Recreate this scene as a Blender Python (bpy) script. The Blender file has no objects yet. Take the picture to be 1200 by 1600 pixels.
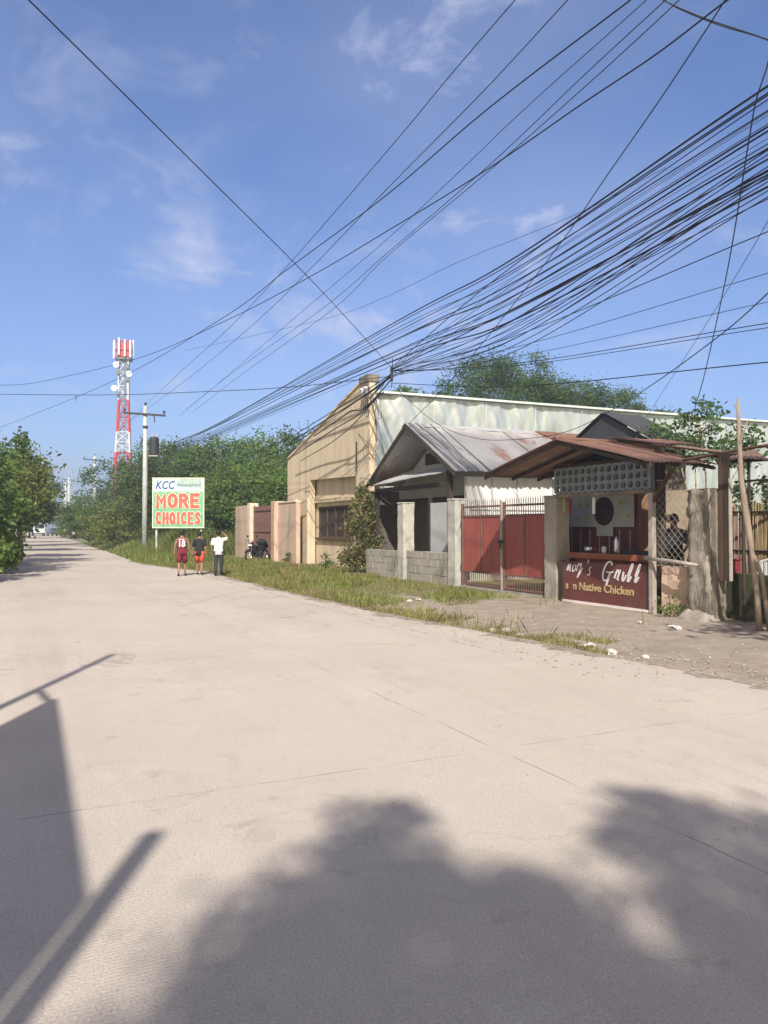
import bpy, math, random
import numpy as np
from mathutils import Vector, Matrix
R = math.radians
random.seed(7); rng = np.random.default_rng(7)
SC = bpy.context.scene; COL = SC.collection

# ------------------------------------------------------------------ camera, sky, sun, exposure
EYE = 1.65; FPX = 1200.0; PITCH = math.atan(24/1200.0)
cam = bpy.data.cameras.new('camera'); camo = bpy.data.objects.new('camera', cam); COL.objects.link(camo)
camo.location = (0, 0, EYE); camo.rotation_euler = (math.pi/2 + PITCH, 0, 0)
cam.sensor_fit = 'VERTICAL'; cam.sensor_height = 24; cam.lens = 24*FPX/1600; cam.clip_end = 3000
SC.camera = camo
SUN_EL = R(40); SUN_AZ = R(0.0)
sl = bpy.data.lights.new('sun', 'SUN'); sl.energy = 4.6; sl.angle = R(0.65); sl.color = (1.0, 0.945, 0.87)
so = bpy.data.objects.new('sun', sl); COL.objects.link(so); so.rotation_euler = (math.pi/2 - SUN_EL, 0, SUN_AZ)
W_ = bpy.data.worlds.new('World'); SC.world = W_; W_.use_nodes = True
nt = W_.node_tree; nt.nodes.clear()
wo = nt.nodes.new('ShaderNodeOutputWorld'); bg = nt.nodes.new('ShaderNodeBackground')
sky = nt.nodes.new('ShaderNodeTexSky'); sky.sky_type = 'NISHITA'; sky.sun_disc = False
sky.sun_elevation = SUN_EL; sky.sun_rotation = math.pi - SUN_AZ; sky.air_density = 1.0; sky.dust_density = 1.0; sky.ozone_density = 3.0
bg.inputs[1].default_value = 0.093
tc = nt.nodes.new('ShaderNodeTexCoord'); mp = nt.nodes.new('ShaderNodeMapping'); mp.inputs['Scale'].default_value = (1.5, 1.0, 2.4); mp.inputs['Rotation'].default_value = (0, R(25), R(10))
n1 = nt.nodes.new('ShaderNodeTexNoise'); n1.inputs['Scale'].default_value = 4.6; n1.inputs['Detail'].default_value = 9; n1.inputs['Roughness'].default_value = .62; n1.inputs['Distortion'].default_value = .5
cr = nt.nodes.new('ShaderNodeValToRGB'); cr.color_ramp.elements[0].position = .54; cr.color_ramp.elements[1].position = .74; cr.color_ramp.elements[1].color = (.75, .75, .75, 1)
mx = nt.nodes.new('ShaderNodeMix'); mx.data_type = 'RGBA'; mx.inputs[7].default_value = (5.2, 5.5, 7.0, 1)
L = nt.links.new
L(tc.outputs['Generated'], mp.inputs[0]); L(mp.outputs[0], n1.inputs['Vector']); L(n1.outputs['Fac'], cr.inputs[0])
# bright warm veil added to the unseen sky behind the viewer, fills the shade
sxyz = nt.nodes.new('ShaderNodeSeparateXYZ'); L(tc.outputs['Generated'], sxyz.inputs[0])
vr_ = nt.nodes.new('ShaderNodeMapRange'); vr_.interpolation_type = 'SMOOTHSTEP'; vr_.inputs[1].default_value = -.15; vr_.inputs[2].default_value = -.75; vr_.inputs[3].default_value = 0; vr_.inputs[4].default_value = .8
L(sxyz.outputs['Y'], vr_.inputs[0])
warm_fill = nt.nodes.new('ShaderNodeMix'); warm_fill.data_type = 'RGBA'; warm_fill.inputs[7].default_value = (10.4, 7.9, 3.9, 1)
tint = nt.nodes.new('ShaderNodeMix'); tint.data_type = 'RGBA'; tint.blend_type = 'MULTIPLY'; tint.inputs[0].default_value = 1; tint.inputs[7].default_value = (.78, .92, 1.22, 1)
L(sky.outputs[0], tint.inputs[6]); nb2 = nt.nodes.new('ShaderNodeTexNoise'); nb2.inputs['Scale'].default_value = 1.5; nb2.inputs['Detail'].default_value = 3; L(mp.outputs[0], nb2.inputs['Vector'])
c2_ = nt.nodes.new('ShaderNodeValToRGB'); c2_.color_ramp.elements[0].position = .42; c2_.color_ramp.elements[1].position = .66; L(nb2.outputs['Fac'], c2_.inputs[0])
cm_ = nt.nodes.new('ShaderNodeMath'); cm_.operation = 'MULTIPLY'; L(cr.outputs[0], cm_.inputs[0]); L(c2_.outputs[0], cm_.inputs[1])
hz_ = nt.nodes.new('ShaderNodeMath'); hz_.operation = 'MULTIPLY_ADD'; L(c2_.outputs[0], hz_.inputs[0]); hz_.inputs[1].default_value = .16; L(cm_.outputs[0], hz_.inputs[2])
L(hz_.outputs[0], mx.inputs[0]); L(tint.outputs[2], mx.inputs[6]); L(mx.outputs[2], warm_fill.inputs[6]); L(vr_.outputs[0], warm_fill.inputs[0]); L(warm_fill.outputs[2], bg.inputs[0]); L(bg.outputs[0], wo.inputs[0])
SC.view_settings.view_transform = 'Standard'; SC.view_settings.look = 'None'; SC.view_settings.gamma = 1
SC.view_settings.exposure = 0.55; SC.render.engine = 'CYCLES'
SC.cycles.max_bounces = 6; SC.cycles.transparent_max_bounces = 4

# ------------------------------------------------------------------ frames
AX, AY = 0.65, 24.4
DX, DY = 0.4313, -0.9022          # along the frontage, towards the camera (s)
EX, EY = 0.9022, 0.4313           # inward from the road (v)
ROT = math.atan2(DY, DX)
def W(s, v, z=0.0): return Vector((AX + s*DX + v*EX, AY + s*DY + v*EY, z))
def SV(x, y): return ((x-AX)*DX+(y-AY)*DY, (x-AX)*EX+(y-AY)*EY)
def P(px, py, d):                 # a spot seen at photo pixel px,py, d metres away
    a = (px-600)/FPX; b = (800-py)/FPX
    y = math.cos(PITCH)-b*math.sin(PITCH); z = math.sin(PITCH)+b*math.cos(PITCH)
    return Vector((a*d/y, d, EYE+z*d/y))

# ------------------------------------------------------------------ materials
def new_mat(name):
    m = bpy.data.materials.new(name); m.use_nodes = True
    return m, m.node_tree, m.node_tree.nodes['Principled BSDF']
def rgba(c): return (c[0], c[1], c[2], 1)
def mat(name, c1, c2=None, scale=4, rough=.8, bump=.0, bscale=30, metal=0, c3=None, s3=1.2, t3=(.5, .62), stretch=(1, 1, 1), spec=.3, distort=0, d1=6):
    m, t, b = new_mat(name)
    b.inputs['Roughness'].default_value = rough; b.inputs['Metallic'].default_value = metal
    b.inputs['Specular IOR Level'].default_value = spec
    tc = t.nodes.new('ShaderNodeTexCoord'); mp = t.nodes.new('ShaderNodeMapping'); mp.inputs['Scale'].default_value = stretch
    t.links.new(tc.outputs['Object'], mp.inputs[0])
    if c2 is None: c2 = tuple(x*.82 for x in c1)
    n = t.nodes.new('ShaderNodeTexNoise'); n.inputs['Scale'].default_value = scale; n.inputs['Detail'].default_value = d1; n.inputs['Roughness'].default_value = .65; n.inputs['Distortion'].default_value = distort
    t.links.new(mp.outputs[0], n.inputs['Vector'])
    r = t.nodes.new('ShaderNodeValToRGB'); r.color_ramp.elements[0].position = .35; r.color_ramp.elements[1].position = .65
    r.color_ramp.elements[0].color = rgba(c1); r.color_ramp.elements[1].color = rgba(c2)
    t.links.new(n.outputs['Fac'], r.inputs[0]); out = r.outputs[0]
    if c3 is not None:
        n3 = t.nodes.new('ShaderNodeTexNoise'); n3.inputs['Scale'].default_value = s3; n3.inputs['Detail'].default_value = 8; n3.inputs['Roughness'].default_value = .7
        t.links.new(mp.outputs[0], n3.inputs['Vector'])
        r3 = t.nodes.new('ShaderNodeValToRGB'); r3.color_ramp.elements[0].position = t3[0]; r3.color_ramp.elements[1].position = t3[1]
        t.links.new(n3.outputs['Fac'], r3.inputs[0])
        x = t.nodes.new('ShaderNodeMix'); x.data_type = 'RGBA'; x.inputs[7].default_value = rgba(c3)
        t.links.new(r3.outputs[0], x.inputs[0]); t.links.new(out, x.inputs[6]); out = x.outputs[2]
    t.links.new(out, b.inputs['Base Color'])
    if bump:
        nb = t.nodes.new('ShaderNodeTexNoise'); nb.inputs['Scale'].default_value = bscale; nb.inputs['Detail'].default_value = 5
        t.links.new(mp.outputs[0], nb.inputs['Vector'])
        bp = t.nodes.new('ShaderNodeBump'); bp.inputs['Strength'].default_value = bump; bp.inputs['Distance'].default_value = .02
        t.links.new(nb.outputs['Fac'], bp.inputs['Height']); t.links.new(bp.outputs[0], b.inputs['Normal'])
    return m
def leafmat(name, cs, trans=.35, rough=.55):
    m, t, b = new_mat(name)
    g = t.nodes.new('ShaderNodeNewGeometry'); r = t.nodes.new('ShaderNodeValToRGB')
    els = r.color_ramp.elements
    els[0].position = 0; els[0].color = rgba(cs[0]); els[1].position = 1; els[1].color = rgba(cs[-1])
    for i, c in enumerate(cs[1:-1]):
        e = els.new((i+1)/(len(cs)-1)); e.color = rgba(c)
    t.links.new(g.outputs['Random Per Island'], r.inputs[0])
    tc = t.nodes.new('ShaderNodeTexCoord'); n = t.nodes.new('ShaderNodeTexNoise'); n.inputs['Scale'].default_value = .9
    t.links.new(tc.outputs['Object'], n.inputs['Vector'])
    h = t.nodes.new('ShaderNodeHueSaturation'); mr = t.nodes.new('ShaderNodeMapRange'); mr.inputs[1].default_value = .3; mr.inputs[2].default_value = .7; mr.inputs[3].default_value = .7; mr.inputs[4].default_value = 1.3
    t.links.new(n.outputs['Fac'], mr.inputs[0]); t.links.new(mr.outputs[0], h.inputs['Value']); t.links.new(r.outputs[0], h.inputs['Color'])
    t.links.new(h.outputs[0], b.inputs['Base Color']); b.inputs['Roughness'].default_value = rough; b.inputs['Specular IOR Level'].default_value = .25
    tr = t.nodes.new('ShaderNodeBsdfTranslucent'); ms = t.nodes.new('ShaderNodeMixShader'); ms.inputs[0].default_value = trans
    h2 = t.nodes.new('ShaderNodeHueSaturation'); h2.inputs['Value'].default_value = 1.5; h2.inputs['Hue'].default_value = .48
    t.links.new(h.outputs[0], h2.inputs['Color']); t.links.new(h2.outputs[0], tr.inputs[0])
    t.links.new(b.outputs[0], ms.inputs[1]); t.links.new(tr.outputs[0], ms.inputs[2]); t.links.new(ms.outputs[0], t.nodes['Material Output'].inputs[0])
    return m
def plain(name, c, rough=.6, metal=0, spec=.4): return mat(name, c, tuple(x*.88 for x in c), 6, rough, metal=metal, spec=spec)

M = {}
M['beige'] = mat('beige render', (.66, .545, .39), (.58, .475, .33), .7, .9, .25, 18, c3=(.38, .30, .21), s3=1.0, t3=(.50, .72), stretch=(2.4, 2.4, .3))
M['pinkwall'] = mat('pink beige render', (.60, .44, .34), (.52, .375, .28), .9, .9, .3, 18, c3=(.34, .26, .18), s3=1.0, t3=(.52, .72), stretch=(2.4, 2.4, .35))
M['trimb'] = mat('pale trim', (.72, .61, .47), (.62, .52, .39), 2, .85, .15)
M['concrete'] = mat('weathered concrete', (.40, .37, .32), (.28, .26, .22), 2.2, .92, .5, 22, c3=(.13, .12, .10), s3=1.8, t3=(.55, .75), stretch=(1, 1, .45))
M['concrete_dark'] = mat('dark concrete', (.25, .21, .17), (.15, .13, .11), 2.4, .95, .7, 14, c3=(.38, .34, .28), s3=2.0, t3=(.56, .7))
M['pillar'] = mat('whitish pillar', (.50, .48, .43), (.36, .35, .31), 2.6, .9, .4, 20, c3=(.18, .17, .15), s3=2.2, t3=(.57, .74), stretch=(1, 1, .4))
M['tin'] = mat('grey tin', (.40, .385, .37), (.31, .30, .29), 1.3, .5, .15, 8, .35, c3=(.27, .15, .10), s3=.6, t3=(.56, .64), stretch=(.6, 1.2, .6))
M['tin_light'] = mat('pale tin', (.55, .55, .54), (.46, .46, .45), 1.5, .5, .15, 8, .3, c3=(.40, .33, .27), s3=.8, t3=(.62, .7))
M['rust'] = mat('rusty tin', (.21, .115, .082), (.14, .078, .06), 2.4, .85, .2, 10, .05, c3=(.30, .20, .155), s3=1.2, t3=(.55, .68), stretch=(1, .5, 1))
M['rust_brown'] = mat('brown rusty tin', (.27, .17, .125), (.20, .125, .09), 2.0, .85, .2, 10, .05, c3=(.33, .26, .21), s3=1.0, t3=(.52, .65))
M['clad'] = mat('silver sheet cladding', (.60, .63, .61), (.50, .545, .52), .9, .38, 0, 8, .45, c3=(.36, .42, .38), s3=.8, t3=(.48, .68), stretch=(1, 1.5, .5), spec=.5)
M['flash'] = plain('white flashing', (.75, .80, .76), .4, .2)
M['blackroof'] = mat('black roofing', (.06, .062, .07), (.04, .042, .05), 2, .7, .1)
M['dark'] = mat('dark wood', (.065, .047, .036), (.035, .027, .022), 5, .85, .3, 25, stretch=(1, 1, .2))
M['brownwood'] = mat('brown wood', (.12, .075, .05), (.07, .045, .032), 6, .8, .3, 25, stretch=(1, 1, .2))
M['darkwall'] = mat('dark interior wall', (.15, .135, .12), (.10, .09, .08), 2, .9)  # one dark brown-grey tone for back walls and window backing
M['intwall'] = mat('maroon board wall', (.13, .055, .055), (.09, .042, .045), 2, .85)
M['white'] = mat('white painted board', (.72, .72, .72), (.62, .62, .63), 2, .6, .05, 12, c3=(.48, .47, .45), s3=2.5, t3=(.6, .75))
M['greyboard'] = mat('grey board', (.46, .46, .45), (.40, .40, .39), 1.5, .8, .1, 12)
M['red'] = mat('red gate paint', (.36, .095, .075), (.28, .072, .058), 2.2, .55, .1, 6, c3=(.20, .07, .05), s3=2.2, t3=(.56, .72), spec=.4, stretch=(3, 3, .35))
M['rustbar'] = mat('rusty bar', (.22, .12, .10), (.15, .08, .065), 9, .8)
M['steel'] = mat('pale steel post', (.46, .42, .37), (.33, .28, .24), 5, .6, metal=.2)
M['breeze'] = mat('blue grey vent block', (.24, .28, .30), (.19, .22, .24), 3, .9, .3, 20)
M['bluedark'] = plain('dark blue board', (.025, .06, .10), .7)
M['orange'] = mat('orange painted counter', (.36, .12, .05), (.25, .08, .04), 3, .55, .05, c3=(.2, .07, .04), s3=4, t3=(.55, .75))
M['orangewall'] = mat('orange tan wall', (.58, .33, .18), (.50, .27, .14), 3, .85, .2, 15, c3=(.60, .44, .34), s3=3, t3=(.5, .7))
M['palewall'] = mat('pale yellow wall', (.66, .55, .40), (.55, .44, .31), 1.5, .9, .2, 15, c3=(.32, .25, .18), s3=2.2, t3=(.56, .72))
M['signred'] = mat('maroon sign board', (.15, .045, .04), (.11, .038, .03), 1.2, .5, c3=(.15, .085, .055), s3=1.1, t3=(.5, .7), spec=.4)
M['signwhite'] = plain('sign white letters', (.75, .72, .74), .5)
M['signgold'] = plain('sign gold letters', (.52, .40, .20), .5)
M['strip'] = plain('white strip', (.80, .72, .66), .6)
M['banner'] = mat('pale banner cloth', (.42, .44, .40), (.34, .36, .33), 3, .7)
M['banner_y'] = plain('banner yellow blot', (.38, .34, .10), .7)
M['emblem'] = plain('dark emblem', (.03, .028, .026), .7)
M['bamboo'] = mat('yellow bamboo', (.36, .27, .14), (.20, .14, .08), 7, .7, .1, stretch=(1, 1, .3))
M['bamboo_red'] = mat('reddish bamboo', (.26, .11, .09), (.36, .25, .18), 6, .7, .1, stretch=(1, 1, .3))
M['bark'] = mat('pale bark', (.36, .29, .22), (.22, .17, .13), 4, .95, .6, 18, stretch=(1, 1, .4))
M['barkdark'] = mat('dark bark', (.12, .09, .065), (.07, .055, .04), 4, .95, .5, 14, stretch=(1, 1, .3))
M['wire'] = plain('black cable', (.012, .013, .02), .6)
M['wire2'] = plain('grey blue cable', (.04, .045, .065), .6)
M['pole'] = mat('concrete pole', (.50, .52, .50), (.38, .40, .38), 3, .85, .1, c3=(.2, .2, .19), s3=3, t3=(.6, .75))
M['darkmetal'] = plain('dark metal', (.05, .055, .06), .5, .4)
M['twred'] = plain('tower red', (.62, .075, .06), .5)
M['twwhite'] = plain('tower white', (.70, .72, .74), .5)
M['twgrey'] = plain('tower grey', (.18, .2, .23), .5)
M['porcelain'] = plain('porcelain', (.5, .5, .52), .3)
M['skin'] = mat('skin', (.33, .19, .125), (.28, .155, .10), 6, .55)
M['skindark'] = mat('darker skin', (.16, .085, .055), (.13, .07, .045), 6, .55)
M['hair'] = plain('black hair', (.012, .011, .012), .5)
M['maroon'] = mat('maroon cloth', (.22, .028, .045), (.16, .02, .034), 8, .85, .8, 14)
M['blackcloth'] = mat('black cloth', (.03, .032, .036), (.02, .022, .026), 8, .9, .8, 14)
M['darkcloth'] = mat('charcoal cloth', (.045, .048, .06), (.032, .034, .044), 8, .9)
M['whitecloth'] = mat('white cloth', (.78, .80, .80), (.70, .72, .72), 8, .9, .8, 14)
M['redcloth'] = mat('orange red cloth', (.62, .10, .06), (.5, .08, .05), 8, .9, .8, 14)
M['rubber'] = plain('rubber', (.018, .018, .02), .85)
M['chrome'] = plain('chrome', (.6, .6, .62), .25, .9)
M['blackpaint'] = plain('black paint', (.02, .02, .024), .25, 0, .5)
M['bill_green'] = mat('poster green', (.16, .40, .22), (.24, .50, .30), 3, .5, .5, 1.6)
M['bill_white'] = mat('poster pale', (.62, .76, .80), (.74, .80, .82), 2, .5, .5, 1.6)
M['bill_tree'] = mat('poster printed trees', (.30, .42, .36), (.50, .60, .56), 7, .5)
M['bill_red'] = mat('poster red', (.72, .16, .11), (.62, .12, .085), 5, .5)
M['bill_blue'] = plain('poster blue', (.03, .09, .25), .5)
M['bill_out'] = plain('poster outline', (.75, .78, .62), .5)
M['vanwhite'] = plain('van white', (.65, .68, .72), .35)
M['carblue'] = plain('car blue', (.10, .14, .30), .35)
M['glass'] = plain('dark glass', (.03, .04, .05), .1, 0, .8)
M['litter'] = plain('litter', (.60, .56, .52), .7)
M['shade_tinted'] = mat('mossy dark wall', (.07, .08, .045), (.05, .045, .035), 2, .95, .4, 12)  # green-black base colour holds the shade over the yard wall
M['stone'] = mat('rubble stone', (.38, .34, .29), (.25, .22, .18), 5, .95, .4)
LG = [(.045, .10, .022), (.065, .14, .03), (.10, .18, .04)]
M['leafA'] = leafmat('bushy foliage', [(.055, .105, .028), (.085, .15, .038), (.14, .20, .05)])
M['leafB'] = leafmat('bright foliage', [(.08, .15, .032), (.12, .20, .045), (.19, .26, .06)], .4)
M['leafC'] = leafmat('feathery foliage', [(.055, .105, .035), (.08, .14, .045), (.12, .175, .06)], .4)
M['leafD'] = leafmat('yellow green foliage', [(.09, .13, .03), (.15, .19, .05), (.24, .25, .08)], .4)
M['leafE'] = leafmat('dark foliage', [(.045, .08, .024), (.065, .105, .032), (.10, .135, .045)], .35)
M['leafR'] = leafmat('reddish green foliage', [(.09, .13, .04), (.16, .18, .06), (.26, .17, .085)], .35)
M['grass'] = leafmat('grass', [(.13, .17, .04), (.19, .23, .06), (.30, .31, .11)], .4, .7)
M['grassdry'] = leafmat('low dry grass', [(.16, .17, .05), (.24, .23, .085), (.36, .31, .14)], .35, .7)

# ------------------------------------------------------------------ mesh builder
class MB:
    def __init__(s): s.v = []; s.f = []
    def add(s, vs, fs):
        o = len(s.v); s.v += [tuple(p) for p in vs]; s.f += [tuple(i+o for i in f) for f in fs]
    def box(s, x0, x1, y0, y1, z0, z1):
        s.add([(x0,y0,z0),(x1,y0,z0),(x1,y1,z0),(x0,y1,z0),(x0,y0,z1),(x1,y0,z1),(x1,y1,z1),(x0,y1,z1)],
              [(0,3,2,1),(4,5,6,7),(0,1,5,4),(1,2,6,5),(2,3,7,6),(3,0,4,7)]); return s
    def hexa(s, a, b):     # two quads
        s.add(list(a)+list(b), [(0,3,2,1),(4,5,6,7),(0,1,5,4),(1,2,6,5),(2,3,7,6),(3,0,4,7)]); return s
    def prism(s, poly, v0, v1):   # polygon in (x,z), extruded along y
        n = len(poly)
        s.add([(x, v0, z) for x, z in poly]+[(x, v1, z) for x, z in poly],
              [tuple(range(n)), tuple(reversed(range(n, 2*n)))]+[(i, i+n, (i+1) % n+n, (i+1) % n) for i in range(n)]); return s
    def tube(s, pts, r, n=8, ry=None):
        pts = [Vector(p) for p in pts]; k = len(pts)
        rs = r if isinstance(r, (list, tuple)) else [r]*k
        up = None; vs = []
        for i, p in enumerate(pts):
            t = (pts[min(i+1, k-1)]-pts[max(i-1, 0)]).normalized()
            if up is None:
                up = Vector((0, 0, 1)) if abs(t.z) < .9 else Vector((0, 1, 0))
            a = t.cross(up).normalized(); b = a.cross(t).normalized(); up = b
            for j in range(n):
                an = 2*math.pi*j/n
                vs.append(p + a*math.cos(an)*rs[i] + b*math.sin(an)*rs[i]*(ry or 1))
        fs = [(i*n+j, i*n+(j+1) % n, (i+1)*n+(j+1) % n, (i+1)*n+j) for i in range(k-1) for j in range(n)]
        fs += [tuple(reversed(range(n))), tuple(range((k-1)*n, k*n))]
        s.add(vs, fs); return s
    def rings(s, rings):
        n = len(rings[0]); vs = [p for r in rings for p in r]; k = len(rings)
        fs = [(i*n+j, i*n+(j+1) % n, (i+1)*n+(j+1) % n, (i+1)*n+j) for i in range(k-1) for j in range(n)]
        fs += [tuple(reversed(range(n))), tuple(range((k-1)*n, k*n))]
        s.add(vs, fs); return s
    def loft(s, secs, n=14):  # secs: (x,y,z,rx,ry) horizontal ellipses
        return s.rings([[(x+rx*math.cos(2*math.pi*j/n), y+ry*math.sin(2*math.pi*j/n), z) for j in range(n)] for x, y, z, rx, ry in secs])
    def ball(s, c, rx, ry=None, rz=None, n=10, m=7):
        ry = ry or rx; rz = rz or rx
        return s.rings([[(c[0]+rx*math.sin(math.pi*(i+.02)/(m+.04))*math.cos(2*math.pi*j/n), c[1]+ry*math.sin(math.pi*(i+.02)/(m+.04))*math.sin(2*math.pi*j/n), c[2]-rz*math.cos(math.pi*(i+.02)/(m+.04))) for j in range(n)] for i in range(m+1)])
    def lathe(s, c, axis, prof, n=20):   # prof (r, h) along axis
        ax = Vector(axis).normalized(); u = ax.orthogonal().normalized(); w = ax.cross(u)
        return s.rings([[Vector(c)+ax*h+(u*math.cos(2*math.pi*j/n)+w*math.sin(2*math.pi*j/n))*r for j in range(n)] for r, h in prof])
    def torus(s, c, axis, Rr, r, n=24, m=8):
        ax = Vector(axis).normalized(); u = ax.orthogonal().normalized(); w = ax.cross(u); vs = []
        for i in range(n):
            a = 2*math.pi*i/n; q = u*math.cos(a)+w*math.sin(a)
            for j in range(m):
                b = 2*math.pi*j/m; vs.append(Vector(c)+q*(Rr+r*math.cos(b))+ax*r*math.sin(b))
        s.add(vs, [(i*m+j, ((i+1) % n)*m+j, ((i+1) % n)*m+(j+1) % m, i*m+(j+1) % m) for i in range(n) for j in range(m)]); return s
    def sheet(s, a, b, c, d, wave=.11, amp=.014, th=.006, rag=0):
        # corrugated sheet: a->b upper edge (waves run across a->b), d->c lower edge
        a, b, c, d = map(Vector, (a, b, c, d)); Lw = (b-a).length; nu = max(6, int(Lw/wave)*4); nv = 4
        nrm = (b-a).cross(d-a).normalized(); nrm = nrm if nrm.z > 0 else -nrm
        top = []; bot = []
        for j in range(nv+1):
            t = j/nv
            for i in range(nu+1):
                u = i/nu; tt = t*(1+(rag*math.sin(u*37)*math.cos(u*11) if j == nv else 0))
                p = a.lerp(b, u).lerp(d.lerp(c, u), tt)+nrm*(amp*math.sin(2*math.pi*u*Lw/wave)+.012*math.sin(u*7+t*3))
                top.append(p+nrm*th); bot.append(p)
        n = nu+1; N = len(top)
        fs = [(j*n+i, j*n+i+1, (j+1)*n+i+1, (j+1)*n+i) for j in range(nv) for i in range(nu)]
        fb = [tuple(N+k for k in reversed(f)) for f in fs]
        e = [(i, i+1, N+i+1, N+i) for i in range(nu)]+[(nv*n+i, N+nv*n+i, N+nv*n+i+1, nv*n+i+1) for i in range(nu)]
        e += [(j*n, N+j*n, N+(j+1)*n, (j+1)*n) for j in range(nv)]+[(j*n+nu, (j+1)*n+nu, N+(j+1)*n+nu, N+j*n+nu) for j in range(nv)]
        s.add(top+bot, fs+fb+e); return s
    def ribbon(s, pts, w, y, th=.006):   # flat stroke in the x,z plane standing proud at y
        pts = [Vector((p[0], 0, p[1])) for p in pts]; k = len(pts); Lf = []; Rt = []
        for i, p in enumerate(pts):
            t = (pts[min(i+1, k-1)]-pts[max(i-1, 0)]).normalized(); q = Vector((-t.z, 0, t.x))*w*(.55+.45*abs(t.z))/2
            Lf.append(p+q); Rt.append(p-q)
        vs = [(p.x, y, p.z) for p in Lf+Rt]+[(p.x, y+th, p.z) for p in Lf+Rt]; n2 = 2*k
        fs = []
        for i in range(k-1):
            fs += [(i, i+1, k+i+1, k+i), (n2+i, n2+k+i, n2+k+i+1, n2+i+1), (i, n2+i, n2+i+1, i+1), (k+i, k+i+1, n2+k+i+1, n2+k+i)]
        s.add(vs, fs); return s
    def mesh(s, name, o=(0, 0, 0), smooth=False):
        me = bpy.data.meshes.new(name); me.from_pydata([(a-o[0], b-o[1], c-o[2]) for a, b, c in s.v], [], s.f)
        me.validate(); me.update()
        if smooth: me.polygons.foreach_set('use_smooth', [True]*len(me.polygons))
        return me

ORG = {}
def tag(o, label=None, cat=None, group=None, kind=None):
    if label: o['label'] = label
    if cat: o['category'] = cat
    if group: o['group'] = group
    if kind: o['kind'] = kind
def place(ob, o, fr, rz=0):
    if fr == 'S': ob.location = W(*o); ob.rotation_euler = (0, 0, ROT)
    else: ob.location = o; ob.rotation_euler = (0, 0, rz)
def thing(name, label, cat, o=(0, 0, 0), fr='S', group=None, rz=0, local=False):
    e = bpy.data.objects.new(name, None); COL.objects.link(e); e.empty_display_size = .3
    place(e, o, fr, rz); ORG[e.name] = (0, 0, 0) if local else o
    tag(e, label, cat, group); return e
def part(name, mb, m, parent, label=None, smooth=False, bevel=0):
    o = ORG[parent.name]; ob = bpy.data.objects.new(name, mb.mesh(name, o, smooth) if isinstance(mb, MB) else mb)
    if isinstance(m, str): m = M[m]
    if not ob.data.materials: ob.data.materials.append(m)
    COL.objects.link(ob); ob.parent = parent; ORG[ob.name] = o
    if label: ob['label'] = label
    if bevel: addbevel(ob, bevel)
    return ob
def solo(name, label, cat, mb, m, o=(0, 0, 0), fr='S', group=None, kind=None, smooth=False, bevel=0, rz=0, local=False):
    ob = bpy.data.objects.new(name, mb.mesh(name, (0, 0, 0) if local else o, smooth) if isinstance(mb, MB) else mb)
    if isinstance(m, str): m = M[m]
    if not ob.data.materials: ob.data.materials.append(m)
    COL.objects.link(ob); place(ob, o, fr, rz); ORG[ob.name] = (0, 0, 0) if local else o
    tag(ob, label, cat, group, kind)
    if bevel: addbevel(ob, bevel)
    return ob
def addbevel(ob, w):
    b = ob.modifiers.new('bevel', 'BEVEL'); b.width = w; b.segments = 2; b.limit_method = 'ANGLE'
def copy_tree(o, parent=None):
    c = o.copy(); COL.objects.link(c)
    if parent: c.parent = parent
    for ch in [x for x in SC.objects if x.parent == o]: copy_tree(ch, c)
    return c
def rough_box(x0, x1, y0, y1, z0, z1, amp=.02, k=.14, seed=0, taper=0):
    # a box of real, uneven masonry
    mb = MB(); nx = max(1, int((x1-x0)/k)); ny = max(1, int((y1-y0)/k)); nz = max(1, int((z1-z0)/k)); vid = {}; vs = []; fs = []
    rr = random.Random(seed)
    def V(i, j, l):
        key = (i, j, l)
        if key not in vid:
            x = x0+(x1-x0)*i/nx; y = y0+(y1-y0)*j/ny; z = z0+(z1-z0)*l/nz; t = (z-z0)/(z1-z0)
            cx = (x0+x1)/2; cy = (y0+y1)/2; x = cx+(x-cx)*(1-taper*t); y = cy+(y-cy)*(1-taper*t)
            vid[key] = len(vs); vs.append((x+rr.uniform(-amp, amp), y+rr.uniform(-amp, amp), z+(rr.uniform(-amp, amp) if l else 0)))
        return vid[key]
    for i in range(nx):
        for l in range(nz): fs += [(V(i,0,l), V(i+1,0,l), V(i+1,0,l+1), V(i,0,l+1)), (V(i+1,ny,l), V(i,ny,l), V(i,ny,l+1), V(i+1,ny,l+1))]
        for j in range(ny): fs += [(V(i,j,nz), V(i+1,j,nz), V(i+1,j+1,nz), V(i,j+1,nz)), (V(i,j,0), V(i,j+1,0), V(i+1,j+1,0), V(i+1,j,0))]
    for j in range(ny):
        for l in range(nz): fs += [(V(0,j+1,l), V(0,j,l), V(0,j,l+1), V(0,j+1,l+1)), (V(nx,j,l), V(nx,j+1,l), V(nx,j+1,l+1), V(nx,j,l+1))]
    mb.add(vs, fs); return mb

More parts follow.
